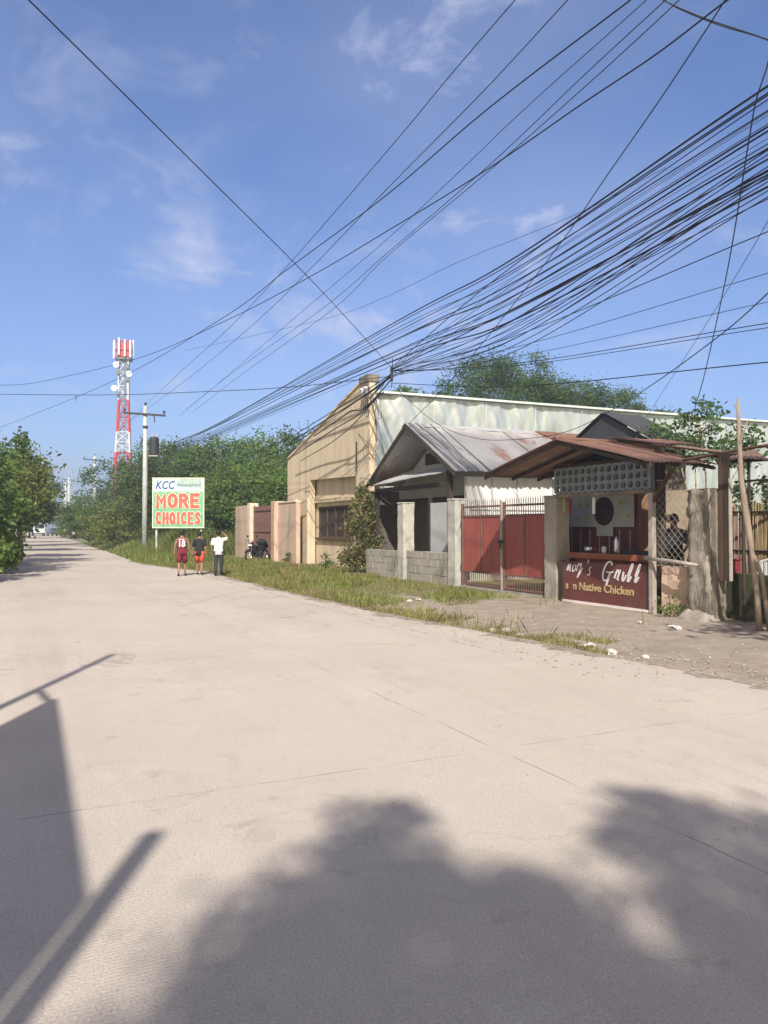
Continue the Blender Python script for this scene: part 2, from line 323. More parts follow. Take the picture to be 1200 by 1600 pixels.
# ------------------------------------------------------------------ ground, road, verge
def road_right(y):    # right edge of the concrete, x as a function of y
    pts = [(-60, 41), (-15, 17), (0, 8.7), (4.5, 6.0), (7.98, 3.99), (11, 2.25), (14.8, 0), (19.6, -2.45), (24.4, -4.7), (28.7, -6.6), (32.5, -9.5), (36, -11.6), (48, -16.9), (76, -29.6), (124, -51.5), (260, -113)]
    for (a, xa), (b, xb) in zip(pts, pts[1:]):
        if y <= b: return xa+(xb-xa)*(y-a)/(b-a)
    return pts[-1][1]
g = MB()
gx = [-420, -120, -60, -20, 20, 60, 120, 420]; gy = [-120, -60, 0, 40, 80, 160, 400, 700]
g.add([(x, y, -.14) for y in gy for x in gx], [(j*8+i, j*8+i+1, (j+1)*8+i+1, (j+1)*8+i) for j in range(7) for i in range(7)])
M['soil'] = mat('soil and weeds', (.20, .21, .09), (.14, .17, .06), .5, .95, .3, 6, c3=(.27, .21, .14), s3=.12, t3=(.5, .6))
solo('ground', None, None, g, 'soil', fr='W', kind='structure')

ys = [-60, -30, -15, -8, -3, 0] + [.2*i for i in range(5, 200)] + [1.0*i for i in range(40, 60)] + [60+5*i for i in range(0, 41)]
rd = MB(); vs = []
for i, y in enumerate(ys):
    xr = road_right(y)+.05*math.sin(y*2.3)+.04*math.sin(y*5.1+1)+random.uniform(-.03, .02); xl = -1.05-.46*y if y > 6 else -3.8-(6-y)*1.6
    vs += [(xl, y, 0), (xr, y, 0), (xl, y, -.16), (xr, y, -.16)]
fs = []
for i in range(len(ys)-1):
    a = i*4; b = a+4
    fs += [(a, a+1, b+1, b), (a+1, a+3, b+3, b+1), (a, b, b+2, a+2)]
rd.add(vs, fs)
def road_mat():
    m, t, b = new_mat('concrete road'); N = t.nodes.new; K = t.links.new
    b.inputs['Roughness'].default_value = .9; b.inputs['Specular IOR Level'].default_value = .2
    tc = N('ShaderNodeTexCoord'); mp = N('ShaderNodeMapping'); mp.vector_type = 'POINT'
    mp.inputs['Rotation'].default_value = (0, 0, -ROT)
    K(tc.outputs['Object'], mp.inputs[0]); sx = N('ShaderNodeSeparateXYZ'); K(mp.outputs[0], sx.inputs[0])
    def noise(sc, det=6, ro=.6, vec=None, dist=0):
        n = N('ShaderNodeTexNoise'); n.inputs['Scale'].default_value = sc; n.inputs['Detail'].default_value = det; n.inputs['Roughness'].default_value = ro; n.inputs['Distortion'].default_value = dist
        K(vec or mp.outputs[0], n.inputs['Vector']); return n.outputs['Fac']
    def ramp(f, p0, p1, c0=(0, 0, 0, 1), c1=(1, 1, 1, 1)):
        r = N('ShaderNodeValToRGB'); r.color_ramp.elements[0].position = p0; r.color_ramp.elements[1].position = p1
        r.color_ramp.elements[0].color = c0; r.color_ramp.elements[1].color = c1; K(f, r.inputs[0]); return r.outputs[0]
    def mix(f, a, c, mode='MIX'):
        x = N('ShaderNodeMix'); x.data_type = 'RGBA'; x.blend_type = mode
        if hasattr(f, 'is_linked'): K(f, x.inputs[0])
        else: x.inputs[0].default_value = f
        for k, q in ((6, a), (7, c)):
            if isinstance(q, tuple): x.inputs[k].default_value = q
            else: K(q, x.inputs[k])
        return x.outputs[2]
    def mth(op, a, c=None, d=None):
        x = N('ShaderNodeMath'); x.operation = op
        for k, q in enumerate((a, c, d)):
            if q is None: continue
            if isinstance(q, (int, float)): x.inputs[k].default_value = q
            else: K(q, x.inputs[k])
        return x.outputs[0]
    col = ramp(noise(.35, 7, .65), .35, .68, (.555, .475, .400, 1), (.465, .395, .330, 1))
    col = mix(mth('MULTIPLY', ramp(noise(1.1, 8, .7, dist=.6), .55, .72), .5), col, (.63, .56, .49, 1))
    st = N('ShaderNodeMapping'); st.inputs['Scale'].default_value = (.15, 1.4, 1); K(mp.outputs[0], st.inputs[0])
    col = mix(mth('MULTIPLY', ramp(noise(1.0, 6, .7, st.outputs[0]), .50, .66), .40), col, (.40, .345, .30, 1))
    col = mix(mth('MULTIPLY', ramp(noise(38, 3, .6), .55, .75), .35), col, (.30, .26, .22, 1))
    col = mix(mth('MULTIPLY', ramp(noise(70, 2, .5), .60, .68), .55), col, (.62, .56, .50, 1))
    v = N('ShaderNodeTexVoronoi'); v.inputs['Scale'].default_value = 55; K(mp.outputs[0], v.inputs['Vector'])   # grit
    gritmask = ramp(noise(.55, 5, .6), .46, .62)
    col = mix(mth('MULTIPLY', mth('LESS_THAN', v.outputs['Distance'], .17), mth('MULTIPLY', gritmask, .75)), col, (.22, .18, .155, 1))
    v2 = N('ShaderNodeTexVoronoi'); v2.inputs['Scale'].default_value = 34; K(mp.outputs[0], v2.inputs['Vector'])
    col = mix(mth('MULTIPLY', mth('LESS_THAN', v2.outputs['Distance'], .20), mth('MULTIPLY', ramp(noise(.9, 5, .6), .48, .60), .6)), col, (.68, .61, .54, 1))
    tyr = N('ShaderNodeMapping'); tyr.inputs['Scale'].default_value = (.05, .9, 1); K(mp.outputs[0], tyr.inputs[0])
    col = mix(mth('MULTIPLY', ramp(noise(1.0, 5, .75, tyr.outputs[0]), .52, .60), .30), col, (.37, .315, .27, 1))
    col = mix(mth('MULTIPLY', ramp(noise(.9, 4, .8, dist=1.5), .60, .68), .6), col, (.30, .255, .215, 1))
    col = mix(mth('MULTIPLY', ramp(noise(2.6, 9, .75, dist=.8), .53, .66), .55), col, (.38, .33, .285, 1))
    col = mix(mth('MULTIPLY', ramp(noise(.16, 4, .6), .45, .6), .5), col, (.54, .475, .385, 1))
    col = mix(mth('MULTIPLY', ramp(noise(90, 3, .6), .50, .64), .5), col, (.28, .24, .2, 1))
    # joints, s every 5 m and two long ones
    def line(coord, period, off, w):
        wob = mth('MULTIPLY', mth('SUBTRACT', noise(1.3, 3), .5), .05)
        f = mth('ABSOLUTE', mth('SUBTRACT', mth('FRACT', mth('ADD', mth('DIVIDE', mth('ADD', mth('SUBTRACT', coord, off), wob), period), 100.5)), .5))
        return mth('LESS_THAN', f, w/period)
    # object origin is the world origin; shift to the street frame
    s0 = AX*DX+AY*DY; v0 = AX*EX+AY*EY
    js = line(sx.outputs[0], 5.0, 16.9+s0, .008); jv = line(sx.outputs[1], 4.0, -7.87+v0, .007)
    j = mth('MAXIMUM', js, jv)
    jm = mth('MULTIPLY', j, ramp(noise(1.6, 3), .38, .55))
    col = mix(mth('MULTIPLY', jm, .58), col, (.20, .165, .135, 1))
    # cracks
    vc = N('ShaderNodeTexVoronoi'); vc.feature = 'DISTANCE_TO_EDGE'; vc.inputs['Scale'].default_value = .33
    wv = N('ShaderNodeVectorMath'); wv.operation = 'ADD'; nz = N('ShaderNodeTexNoise'); nz.inputs['Scale'].default_value = 1.6; nz.inputs['Detail'].default_value = 6
    K(mp.outputs[0], nz.inputs['Vector']); K(mp.outputs[0], wv.inputs[0]); K(nz.outputs['Color'], wv.inputs[1]); K(wv.outputs[0], vc.inputs['Vector'])
    ck = mth('MULTIPLY', mth('LESS_THAN', vc.outputs['Distance'], .0018), ramp(noise(.25, 2), .60, .66))
    col = mix(mth('MULTIPLY', ck, .3), col, (.2, .17, .14, 1))
    K(col, b.inputs['Base Color'])
    wave = N('ShaderNodeTexWave'); wave.wave_type = 'BANDS'; wave.bands_direction = 'X'; wave.inputs['Scale'].default_value = 14; wave.inputs['Distortion'].default_value = 3.5; wave.inputs['Detail'].default_value = 3; wave.inputs['Detail Scale'].default_value = 2.5
    K(mp.outputs[0], wave.inputs['Vector'])
    h = mth('ADD', mth('MULTIPLY', mth('MULTIPLY', wave.outputs['Fac'], ramp(noise(.7, 4), .42, .66)), .16), mth('MULTIPLY', noise(60, 4, .7), .5))
    h = mth('SUBTRACT', h, mth('MULTIPLY', jm, .8))
    bp = N('ShaderNodeBump'); bp.inputs['Strength'].default_value = .55; bp.inputs['Distance'].default_value = .012
    K(h, bp.inputs['Height']); K(bp.outputs[0], b.inputs['Normal'])
    return m
solo('road', None, None, rd, road_mat(), fr='W', kind='structure')

# verge: uneven dirt between the concrete and the walls
def vnoise(x, y):
    return (math.sin(x*1.7+math.sin(y*1.3)*1.4)*.5+math.sin(y*2.9+x*.8)*.3+math.sin(x*5.3+y*4.1)*.2+math.sin(x*13+y*9)*.12+math.sin(x*11-y*17)*.12)
def verge_z(s, v):
    p = W(s, v); k = p.x-road_right(p.y)
    t = min(1, max(0, k/3.0))
    return -.045+.045*t+.018*vnoise(s*1.3, v*1.3)*min(1, max(0, k*2))
vg = MB(); S0 = [-75+.9*i for i in range(56)]+[-25+.2*i for i in range(0, 221)]; V0 = [-6.6+.2*i for i in range(68)]
vv = [(s, v, verge_z(s, v)-(.03 if (W(s, v).x-road_right(W(s, v).y)) < .05 else 0)) for s in S0 for v in V0]; nv = len(V0)
vg.add(vv, [(i*nv+j, (i+1)*nv+j, (i+1)*nv+j+1, i*nv+j+1) for i in range(len(S0)-1) for j in range(nv-1)])
def verge_mat():
    m, t, b = new_mat('verge dirt'); N = t.nodes.new; K = t.links.new
    b.inputs['Roughness'].default_value = .95; b.inputs['Specular IOR Level'].default_value = .1
    tc = N('ShaderNodeTexCoord'); 
    def noise(sc, det=6, ro=.6):
        n = N('ShaderNodeTexNoise'); n.inputs['Scale'].default_value = sc; n.inputs['Detail'].default_value = det; n.inputs['Roughness'].default_value = ro
        K(tc.outputs['Object'], n.inputs['Vector']); return n.outputs['Fac']
    def ramp(f, p0, p1, c0, c1):
        r = N('ShaderNodeValToRGB'); r.color_ramp.elements[0].position = p0; r.color_ramp.elements[1].position = p1
        r.color_ramp.elements[0].color = c0; r.color_ramp.elements[1].color = c1; K(f, r.inputs[0]); return r.outputs[0]
    dirt = ramp(noise(2.2, 8, .7), .35, .65, (.40, .33, .265, 1), (.29, .235, .185, 1))
    weed = ramp(noise(6, 5, .7), .35, .65, (.20, .185, .075, 1), (.13, .13, .045, 1))
    sx = N('ShaderNodeSeparateXYZ'); K(tc.outputs['Object'], sx.inputs[0])
    mr = N('ShaderNodeMapRange'); K(sx.outputs[0], mr.inputs[0]); mr.inputs[1].default_value = 1; mr.inputs[2].default_value = 10; mr.inputs[3].default_value = .30; mr.inputs[4].default_value = -.26
    ad = N('ShaderNodeMath'); ad.operation = 'ADD'; K(noise(.8, 6, .65), ad.inputs[0]); K(mr.outputs[0], ad.inputs[1])
    f = ramp(ad.outputs[0], .42, .62, (0, 0, 0, 1), (1, 1, 1, 1))
    x = N('ShaderNodeMix'); x.data_type = 'RGBA'; K(f, x.inputs[0]); K(dirt, x.inputs[6]); K(weed, x.inputs[7])
    pb = ramp(noise(45, 3, .6), .60, .70, (0, 0, 0, 1), (.5, .5, .5, 1)); y = N('ShaderNodeMix'); y.data_type = 'RGBA'; K(pb, y.inputs[0]); K(x.outputs[2], y.inputs[6]); y.inputs[7].default_value = (.45, .39, .32, 1)
    K(y.outputs[2], b.inputs['Base Color'])
    bp = N('ShaderNodeBump'); bp.inputs['Strength'].default_value = .8; bp.inputs['Distance'].default_value = .04; K(noise(9, 8, .75), bp.inputs['Height']); K(bp.outputs[0], b.inputs['Normal'])
    return m
solo('verge', None, None, vg, verge_mat(), o=(0, 0, 0), kind='structure', smooth=True)

# dirt drifted over the edge of the concrete
dd = MB(); vs = []
yy_ = [4+.08*i for i in range(0, 420)]
for y in yy_:
    nz = math.sin(y*1.9)+.7*math.sin(y*4.3+2)+.5*math.sin(y*9.7)+.4*math.sin(y*23+1)+random.uniform(-.3, .3)
    w_ = max(.02, .16+.13*nz)
    vs += [(road_right(y)+.10, y, -.035), (road_right(y)-.02, y, .012), (road_right(y)-w_, y, .0035)]
dd.add(vs, [(i*3+j, i*3+j+1, i*3+j+4, i*3+j+3) for i in range(len(yy_)-1) for j in (0, 1)])
M['driftdirt'] = mat('drifted dirt', (.36, .29, .225), (.24, .19, .14), 5, .95, .8, 30, c3=(.44, .38, .31), s3=9, t3=(.52, .62))
solo('dirt_drift', None, None, dd, 'driftdirt', fr='W', kind='structure', smooth=True)

# ------------------------------------------------------------------ foliage tools
def np_mesh(name, verts, faces_per, idx):
    me = bpy.data.meshes.new(name); nv_ = len(verts); nf = len(idx)//faces_per
    me.vertices.add(nv_); me.vertices.foreach_set('co', np.asarray(verts, dtype=np.float32).ravel())
    me.loops.add(len(idx)); me.loops.foreach_set('vertex_index', np.asarray(idx, dtype=np.int32))
    me.polygons.add(nf); me.polygons.foreach_set('loop_start', np.arange(0, nf*faces_per, faces_per, dtype=np.int32))
    me.polygons.foreach_set('loop_total', np.full(nf, faces_per, dtype=np.int32))
    me.update(calc_edges=True); return me
def leaves_mesh(name, C, size, asp=.5, droop=.0, jit=.5):
    n = len(C); d = rng.normal(size=(n, 3)); d[:, 2] = d[:, 2]*.7-droop; d /= np.linalg.norm(d, axis=1)[:, None]
    u = rng.normal(size=(n, 3)); u[:, 2] *= .4; w = np.cross(d, u); w /= np.linalg.norm(w, axis=1)[:, None]+1e-9
    nn = np.cross(d, w); L_ = size*(1-jit/2+jit*rng.random(n))[:, None]; Wd = L_*asp*.5
    fold = nn*L_*.12
    v = np.stack([C-d*L_/2, C+w*Wd+fold-d*L_*.05, C+d*L_/2, C-w*Wd+fold-d*L_*.05], 1).reshape(-1, 3)
    return np_mesh(name, v, 4, np.arange(n*4))
def crown_points(blobs, n, sub=26, sig=.16, seed=0):
    r = np.random.default_rng(seed); tot = sum((b[3]*b[4]*b[5])**(2/3) for b in blobs); out = []
    for b in blobs:
        k = int(n*(b[3]*b[4]*b[5])**(2/3)/tot); c = np.array(b[:3]); rad = np.array(b[3:6])
        ns = max(6, int(sub)); q = r.normal(size=(ns, 3)); q /= np.linalg.norm(q, axis=1)[:, None]; q *= (.55+.50*r.random(ns)**.8)[:, None]
        q[:, 2] = np.where(q[:, 2] < -.5, q[:, 2]*.5, q[:, 2])
        pick = r.integers(0, ns, k); wgt = .6+.9*r.random(ns)
        p = q[pick]+r.normal(size=(k, 3))*sig*wgt[pick][:, None]
        out.append(c+p*rad)
    return np.concatenate(out)
def limb_mb(blobs, h0, r0, lean=(0, 0), seed=0):
    rr = random.Random(seed); m = MB(); lx, ly = lean
    zc = min(b[2] for b in blobs); fork = Vector((lx*.6, ly*.6, max(h0*.5, zc*.45)))
    m.tube([(0, 0, -.2), (lx*.15+.03, ly*.2, fork.z*.35), (lx*.4, ly*.45, fork.z*.7), tuple(fork)], [r0*1.25, r0, r0*.85, r0*.75], 9)
    for b in blobs:
        c = Vector(b[:3]); mid = fork.lerp(c, .5)+Vector((rr.uniform(-.2, .2), rr.uniform(-.2, .2), -.1*c.z/3))
        m.tube([tuple(fork-Vector((0, 0, .1))), tuple(mid), tuple(c)], [r0*.6, r0*.35, r0*.12], 6)
        for k in range(3):
            e = c+Vector((rr.uniform(-1, 1)*b[3], rr.uniform(-1, 1)*b[4], rr.uniform(0, .9)*b[5]))
            m.tube([tuple(mid.lerp(c, .7)), tuple(mid.lerp(e, .75)), tuple(e)], [r0*.2, r0*.12, r0*.04], 5)
    return m
def tree(name, label, cat, loc, blobs, n, size, lm, bark='barkdark', r0=.14, asp=.5, droop=.2, sub=26, sig=.16, group=None, seed=0, lean=(0, 0), rz=0):
    t = thing(name, label, cat, loc, 'W', group, rz, local=True)
    part('trunk', limb_mb(blobs, 1, r0, lean, seed), bark, t, smooth=True)
    part('crown', leaves_mesh('crown', crown_points(blobs, n, sub, sig, seed), size, asp, droop), lm, t)
    return t
def rand_blobs(h, spread, k, seed, zlo=.25):
    r = random.Random(seed); out = [(r.uniform(-.1, .1)*spread, r.uniform(-.1, .1)*spread, h*.80, spread*.42, spread*.42, h*.20)]
    for i in range(k):
        a = 2*math.pi*i/k+r.uniform(-.4, .4); d = spread*r.uniform(.35, .6); z = h*r.uniform(zlo+.1, .78)
        q = spread*r.uniform(.30, .46)
        out.append((d*math.cos(a), d*math.sin(a), z, q, q, min(z*.6, h*r.uniform(.15, .24))))
    return out

# ------------------------------------------------------------------ beige warehouse
wh = thing('warehouse', 'beige gable-fronted warehouse with long crumpled silver side, wire shadows across its front', 'warehouse', (-9.5, .9, 0))
part('front_wall', MB().prism([(-14.4, -.1), (-14.4, 4.95), (-10.75, 5.95), (-7.35, 6.88), (-5.5, 7.22), (-4.67, 7.2), (-4.67, -.1), (-5.95, -.1), (-5.95, 3.67), (-11.2, 3.80), (-11.2, -.1)], .9, 1.15), 'beige', wh)
part('coping', MB().hexa([(-14.45, .84, 4.94), (-5.5, .84, 7.222), (-5.5, 1.2, 7.222), (-14.45, 1.2, 4.94)], [(-14.45, .84, 5.02), (-5.5, .84, 7.30), (-5.5, 1.2, 7.30), (-14.45, 1.2, 5.02)]), 'trimb', wh)
part('corner_block', rough_box(-5.48, -4.62, .82, 1.3, 7.2, 7.46, .02, .2, 3), 'concrete_dark', wh)
rec = MB(); rec.box(-11.4, -11.05, 1.25, 1.40, -.1, 3.9); rec.box(-7.0, -5.7, 1.25, 1.40, -.1, 3.9); rec.box(-11.05, -7.0, 1.25, 1.40, -.1, 1.2); rec.box(-11.05, -7.0, 1.25, 1.40, 2.58, 3.9)
part('recessed_wall', rec, 'beige', wh)
part('soffit', MB().box(-11.2, -5.95, 1.15, 1.25, 3.82, 3.95), 'beige', wh)
part('lintel', MB().box(-11.18, -5.97, 1.10, 1.248, 2.75, 2.92), 'beige', wh, bevel=.01)
wn = part('window', MB().box(-11.05, -7.0, 1.36, 1.39, 1.2, 2.58), 'darkwall', wh)
fr = MB(); fr.box(-11.05, -7.0, 1.27, 1.32, 2.50, 2.58); fr.box(-11.05, -7.0, 1.27, 1.32, 1.2, 1.27)
for i in range(5): fr.box(-11.05+i*.9975, -10.99+i*.9975, 1.27, 1.32, 1.27, 2.50)
part('frame', fr, 'brownwood', wn)
sh = MB()
for i in range(20): sh.box(-10.98+i*.199, -10.81+i*.199, 1.325, 1.35, 1.27, 2.50)
part('shutter_boards', sh, 'dark', wn)
part('sill', MB().box(-11.1, -6.9, 1.12, 1.248, 1.1, 1.2), 'brownwood', wn, bevel=.01)
for sx_ in (-12.95, -11.30): part('column', MB().box(sx_-.09, sx_+.09, .80, .9, -.1, 2.98), 'trimb', wh, bevel=.012)
# crumpled side
def clad(v0, v1, z1a, z1b, n=300, m=26, amp=1.0, sh=0):
    mb = MB(); vs = []
    for i in range(n+1):
        v = v0+(v1-v0)*i/n; zt = z1a+(z1b-z1a)*i/n
        for j in range(m+1):
            z = -.1+(zt+.1)*j/m; t = j/m
            am = amp*(1.5 if v < 9 else .7)
            w = am*(.032*math.sin(v*3.1+math.sin(z*2.2)*1.3+sh)+.024*math.sin(v*7.7+z*1.9)*math.sin(z*2.4+v*.6)+.012*math.sin(v*15+z*3+math.sin(z*5)))
            if v < 7: w += (.075*math.sin(z*3.4+v*2.3)*math.sin(v*2.9+z)+.03*abs(math.sin(z*6.1-v*4.3+math.sin(v*5))))*max(0, 1-v/7)
            w += .035*max(0, math.sin(v*4.2+.5*math.sin(v*1.7)))**2*max(0, math.sin(max(0, z-zt+1.15)*3.0))
            vs.append((-4.63+w, v, z))
    mb.add(vs, [(i*(m+1)+j, (i+1)*(m+1)+j, (i+1)*(m+1)+j+1, i*(m+1)+j+1) for i in range(n) for j in range(m)]); return mb
part('side_cladding', clad(1.16, 34, 6.72, 6.95, 420, 44), 'clad', wh, smooth=True)
for k in range(1, 14): part('panel_seam', MB().box(-4.56, -4.535, 1.16+k*2.45, 1.175+k*2.45, 5.5, 6.74), 'flash', wh)
part('side_wall', MB().box(-4.80, -4.74, 1.15, 34, -.1, 6.6), 'concrete', wh)
part('roof_edge', MB().hexa([(-4.86, 1.15, 6.74), (-4.42, 1.15, 6.74), (-4.42, 34, 6.97), (-4.86, 34, 6.97)], [(-4.86, 1.15, 6.82), (-4.42, 1.15, 6.82), (-4.42, 34, 7.05), (-4.86, 34, 7.05)]), 'flash', wh)
part('roof', MB().hexa([(-14.4, 1.16, 4.80), (-4.87, 1.16, 6.72), (-4.87, 34, 6.95), (-14.4, 34, 5.0)], [(-14.4, 1.16, 4.86), (-4.87, 1.16, 6.78), (-4.87, 34, 7.01), (-14.4, 34, 5.06)]), 'tin', wh)
part('rear_wall', MB().prism([(-14.3, -.1), (-14.3, 4.9), (-4.9, 6.8), (-4.9, -.1)], 33.7, 33.9), 'beige', wh)
part('far_side_wall', MB().box(-14.38, -14.2, 1.16, 33.7, -.1, 4.75), 'beige', wh)
ins = MB()
for i in range(2):
    ins.lathe((-4.9+i*.34, .7, 6.62), (0, 0, 1), [(.05, 0), (.09, .05), (.09, .13), (.055, .15), (.10, .2), (.10, .3), (.03, .34)], 10)
part('insulator', ins, 'porcelain', wh, smooth=True)
part('drain_pipe', MB().tube([(-5.75, .83, 5.0), (-5.75, .83, 4.1), (-5.74, .82, 3.85)], .03, 6), 'darkmetal', wh)

# wall and gate left of the warehouse
bw = thing('boundary_wall', 'pink beige boundary wall joining the warehouse to the dark slatted gate', 'wall', (-13.2, .2, 0))
part('panel', MB().box(-14.0, -11.35, .3, .5, -.1, 2.8), 'pinkwall', bw, bevel=.01); part('end_pillar', MB().box(-14.55, -14.0, .1, .6, -.1, 2.92), 'pinkwall', bw, bevel=.015)
part('coping', MB().box(-13.98, -11.35, .26, .54, 2.8, 2.87), 'trimb', bw, bevel=.01)
bw2 = thing('boundary_wall', 'short beige wall panel standing beyond the dark gate beside the tall grass', 'wall', (-20, .2, 0))
part('panel', MB().box(-21.9, -18.9, .25, .5, -.1, 2.85), 'pinkwall', bw2, bevel=.01); part('end_pillar', MB().box(-18.9, -18.4, .12, .62, -.1, 2.95), 'trimb', bw2, bevel=.015)
gt = thing('metal_gate', 'dark brown vertical slat gate between two beige walls behind the motorcycle', 'gate', (-16.5, .35, 0))
b = MB(); [b.box(-18.35+i*.17, -18.25+i*.17, .36, .39, .12, 2.75) for i in range(22)]; part('slats', b, 'rustbar', gt)
b = MB(); [b.box(-18.38, -14.6, .33, .36, z, z+.07) for z in (.25, 1.4, 2.5)]; b.box(-18.39, -18.33, .32, .40, .05, 2.8); b.box(-14.65, -14.59, .32, .40, .05, 2.8); part('frame', b, 'rustbar', gt)
part('backing', MB().box(-18.3, -14.7, .40, .42, .15, 2.6), 'dark', gt)

# ------------------------------------------------------------------ grey tin-roof house
gh = thing('tin_roof_house', 'small house with grey corrugated gable roof and white panelled side between warehouse and stall', 'house', (-1.1, 1.5, 0))
RZ, EZ = 5.12, 3.34
rf = MB(); vr = 8.6
segs = [.62, 1.9, 3.1, 4.4, 5.7, vr]
for i in range(5):
    a, b_ = segs[i], segs[i+1]+.08; dz = .012*(i % 2)
    rf.sheet((-1.12, a, RZ+dz), (-1.12, b_, RZ+dz), (2.02+.05*(i % 2), b_, EZ+dz), (2.02+.05*(i % 2), a, EZ+dz), rag=.01)
roofp = part('roof', rf, 'tin', gh, smooth=True)
lf = MB()
for i in range(5):
    a, b_ = segs[i], segs[i+1]+.08; dz = .012*(i % 2)
    lf.sheet((-1.2, a, RZ+dz), (-1.2, b_, RZ+dz), (-4.42, b_, 3.2+dz), (-4.42, a, 3.2+dz))
part('far_slope', lf, 'tin', roofp, smooth=True)
part('ridge_cap', MB().prism([(-1.4, 5.03), (-1.16, 5.17), (-.92, 5.03), (-1.16, 5.14)], .6, vr), 'tin_light', roofp)
part('rusty_patch', MB().sheet((-1.10, 5.9, RZ+.035), (-1.10, 8.7, RZ+.04), (1.0, 8.7, RZ-1.14), (.2, 6.6, RZ-.70)), 'rust', roofp, smooth=True)
bg_ = MB(); bg_.hexa([(-4.42, .60, 3.06), (-1.16, .60, 4.98), (-1.16, .66, 4.98), (-4.42, .66, 3.06)], [(-4.42, .60, 3.18), (-1.16, .60, 5.1), (-1.16, .66, 5.1), (-4.42, .66, 3.18)])
bg_.hexa([(-1.16, .60, 4.98), (2.0, .60, 3.2), (2.0, .66, 3.2), (-1.16, .66, 4.98)], [(-1.16, .60, 5.1), (2.0, .60, 3.32), (2.0, .66, 3.32), (-1.16, .66, 5.1)])
part('barge_board', bg_, 'dark', gh)
part('gable_wall', MB().prism([(-4.35, 2.7), (-4.35, 3.1), (-1.16, 4.95), (1.5, 3.45), (1.5, 2.7)], 2.0, 2.06), 'greyboard', gh)
part('front_wall', MB().box(-4.35, 1.49, 2.5, 2.6, -.1, 3.2), 'darkwall', gh)
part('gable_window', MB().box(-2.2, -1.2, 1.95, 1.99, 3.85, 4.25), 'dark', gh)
part('left_wall', MB().box(-4.42, -4.36, .75, 2.5, -.1, 3.0), 'darkwall', gh)
aw = MB(); aw.sheet((-3.1, 1.9, 3.72), (1.35, 1.9, 3.72), (1.2, .55, 3.30), (-3.6, .55, 3.17), .11, .012, rag=.02)
part('awning', aw, 'tin_light', gh, smooth=True)
part('post', MB().box(1.38, 1.52, .75, .90, -.1, 3.4), 'dark', gh); part('post', MB().box(-3.9, -3.76, .75, .90, -.1, 3.2), 'dark', gh)
part('tie_beam', MB().box(-3.9, 1.5, .78, .88, 2.92, 3.06), 'dark', gh)
sw = MB(); sw.box(1.5, 1.56, 1.3, 8.3, 1.0, 3.22); part('side_wall', sw, 'white', gh)
part('side_base', MB().box(1.48, 1.62, 1.3, 8.3, -.1, 1.0), 'concrete', gh)
bt = MB(); [bt.box(1.56, 1.585, 1.3+k, 1.34+k, 1.0, 3.2) for k in (0, .95, 1.9, 3.3, 4.3, 5.3)]; bt.box(1.56, 1.59, 1.3, 8.3, 2.18, 2.22); part('battens', bt, 'greyboard', gh)
part('grey_panel', MB().box(.35, 2.6, .75, .80, .1, 2.42), 'greyboard', gh)
part('panel_post', MB().box(.25, .35, .72, .82, 0, 2.6), 'dark', gh)

# black roof behind the stall
bh = thing('black_roof_shed', 'dark gabled roof peak rising behind the rusty stall roof', 'shed', (3.6, 5.2, 0))
hz = MB(); hz.sheet((3.62, 4.9, 5.14), (3.62, 6.4, 5.14), (5.9, 6.4, 3.95), (5.9, 4.9, 3.95)); hz.sheet((3.55, 4.9, 5.12), (3.55, 6.4, 5.12), (1.8, 6.4, 4.2), (1.8, 4.9, 4.2)); part('roof', hz, 'blackroof', bh, smooth=True)
part('gable_wall', MB().prism([(1.9, -.1), (1.9, 4.2), (3.58, 5.06), (5.6, 4.02), (5.6, -.1)], 5.0, 5.1), 'blackroof', bh)
part('side_wall', MB().box(5.5, 5.6, 5.1, 6.2, -.1, 3.9), 'darkwall', bh)

# ------------------------------------------------------------------ fence pillars, low walls, gate
def pillar(label, s, w, z, sd, m='pillar', v0=-.05, d=.40):
    t = thing('concrete_pillar', label, 'pillar', (s+w/2, v0+d/2, 0), group='concrete pillars of the frontage fence')
    part('shaft', rough_box(s, s+w, v0, v0+d, -.12, z-.05, .010, .16, sd), m, t, bevel=.02); part('cap', rough_box(s-.012, s+w+.012, v0-.012, v0+d+.012, z-.05, z, .012, .12, sd+9), m, t, bevel=.015)
    return t
pillar('pale chipped concrete pillar left of the low block wall, nearest the bush', -.40, .42, 2.45, 1)
pillar('pale concrete pillar at the left hinge of the red gate', 2.78, .44, 2.46, 2)
pillar('grey concrete pillar between the red gate and the maroon stall sign', 7.22, .44, 2.38, 3, 'concrete')
def blocks(label, s0, s1, z, v0=.05, sd=5):
    t = thing('block_wall', label, 'low wall', ((s0+s1)/2, v0, 0)); rows = max(2, int(round(z/.22))); mb = MB(); rr = random.Random(sd)
    for r_ in range(rows):
        x = s0-(.2 if r_ % 2 else 0)
        while x < s1:
            a = max(x, s0); b_ = min(x+.40, s1)
            if b_-a > .05: mb.box(a+.003, b_-.003, v0+rr.uniform(-.006, .012), v0+.15, -.12 if r_ == 0 else r_*z/rows+.003, (r_+1)*z/rows-.003-rr.uniform(0, .03)*(r_ == rows-1))
            x += .40
    part('block_courses', mb, 'concrete', t, bevel=.008); part('mortar', MB().box(s0+.01, s1-.01, v0+.02, v0+.13, -.12, z-.02), 'concrete_dark', t); return t
blocks('waist-high grey concrete block wall between the two pale pillars', .04, 2.76, .93)
blocks('low grey block wall running left from the pale pillar to the leafy bush', -3.1, -.42, .90, sd=6)
rg = thing('steel_gate', 'double red sheet steel driveway gate with spear tops and barred foot', 'gate', (5.2, .1, 0))
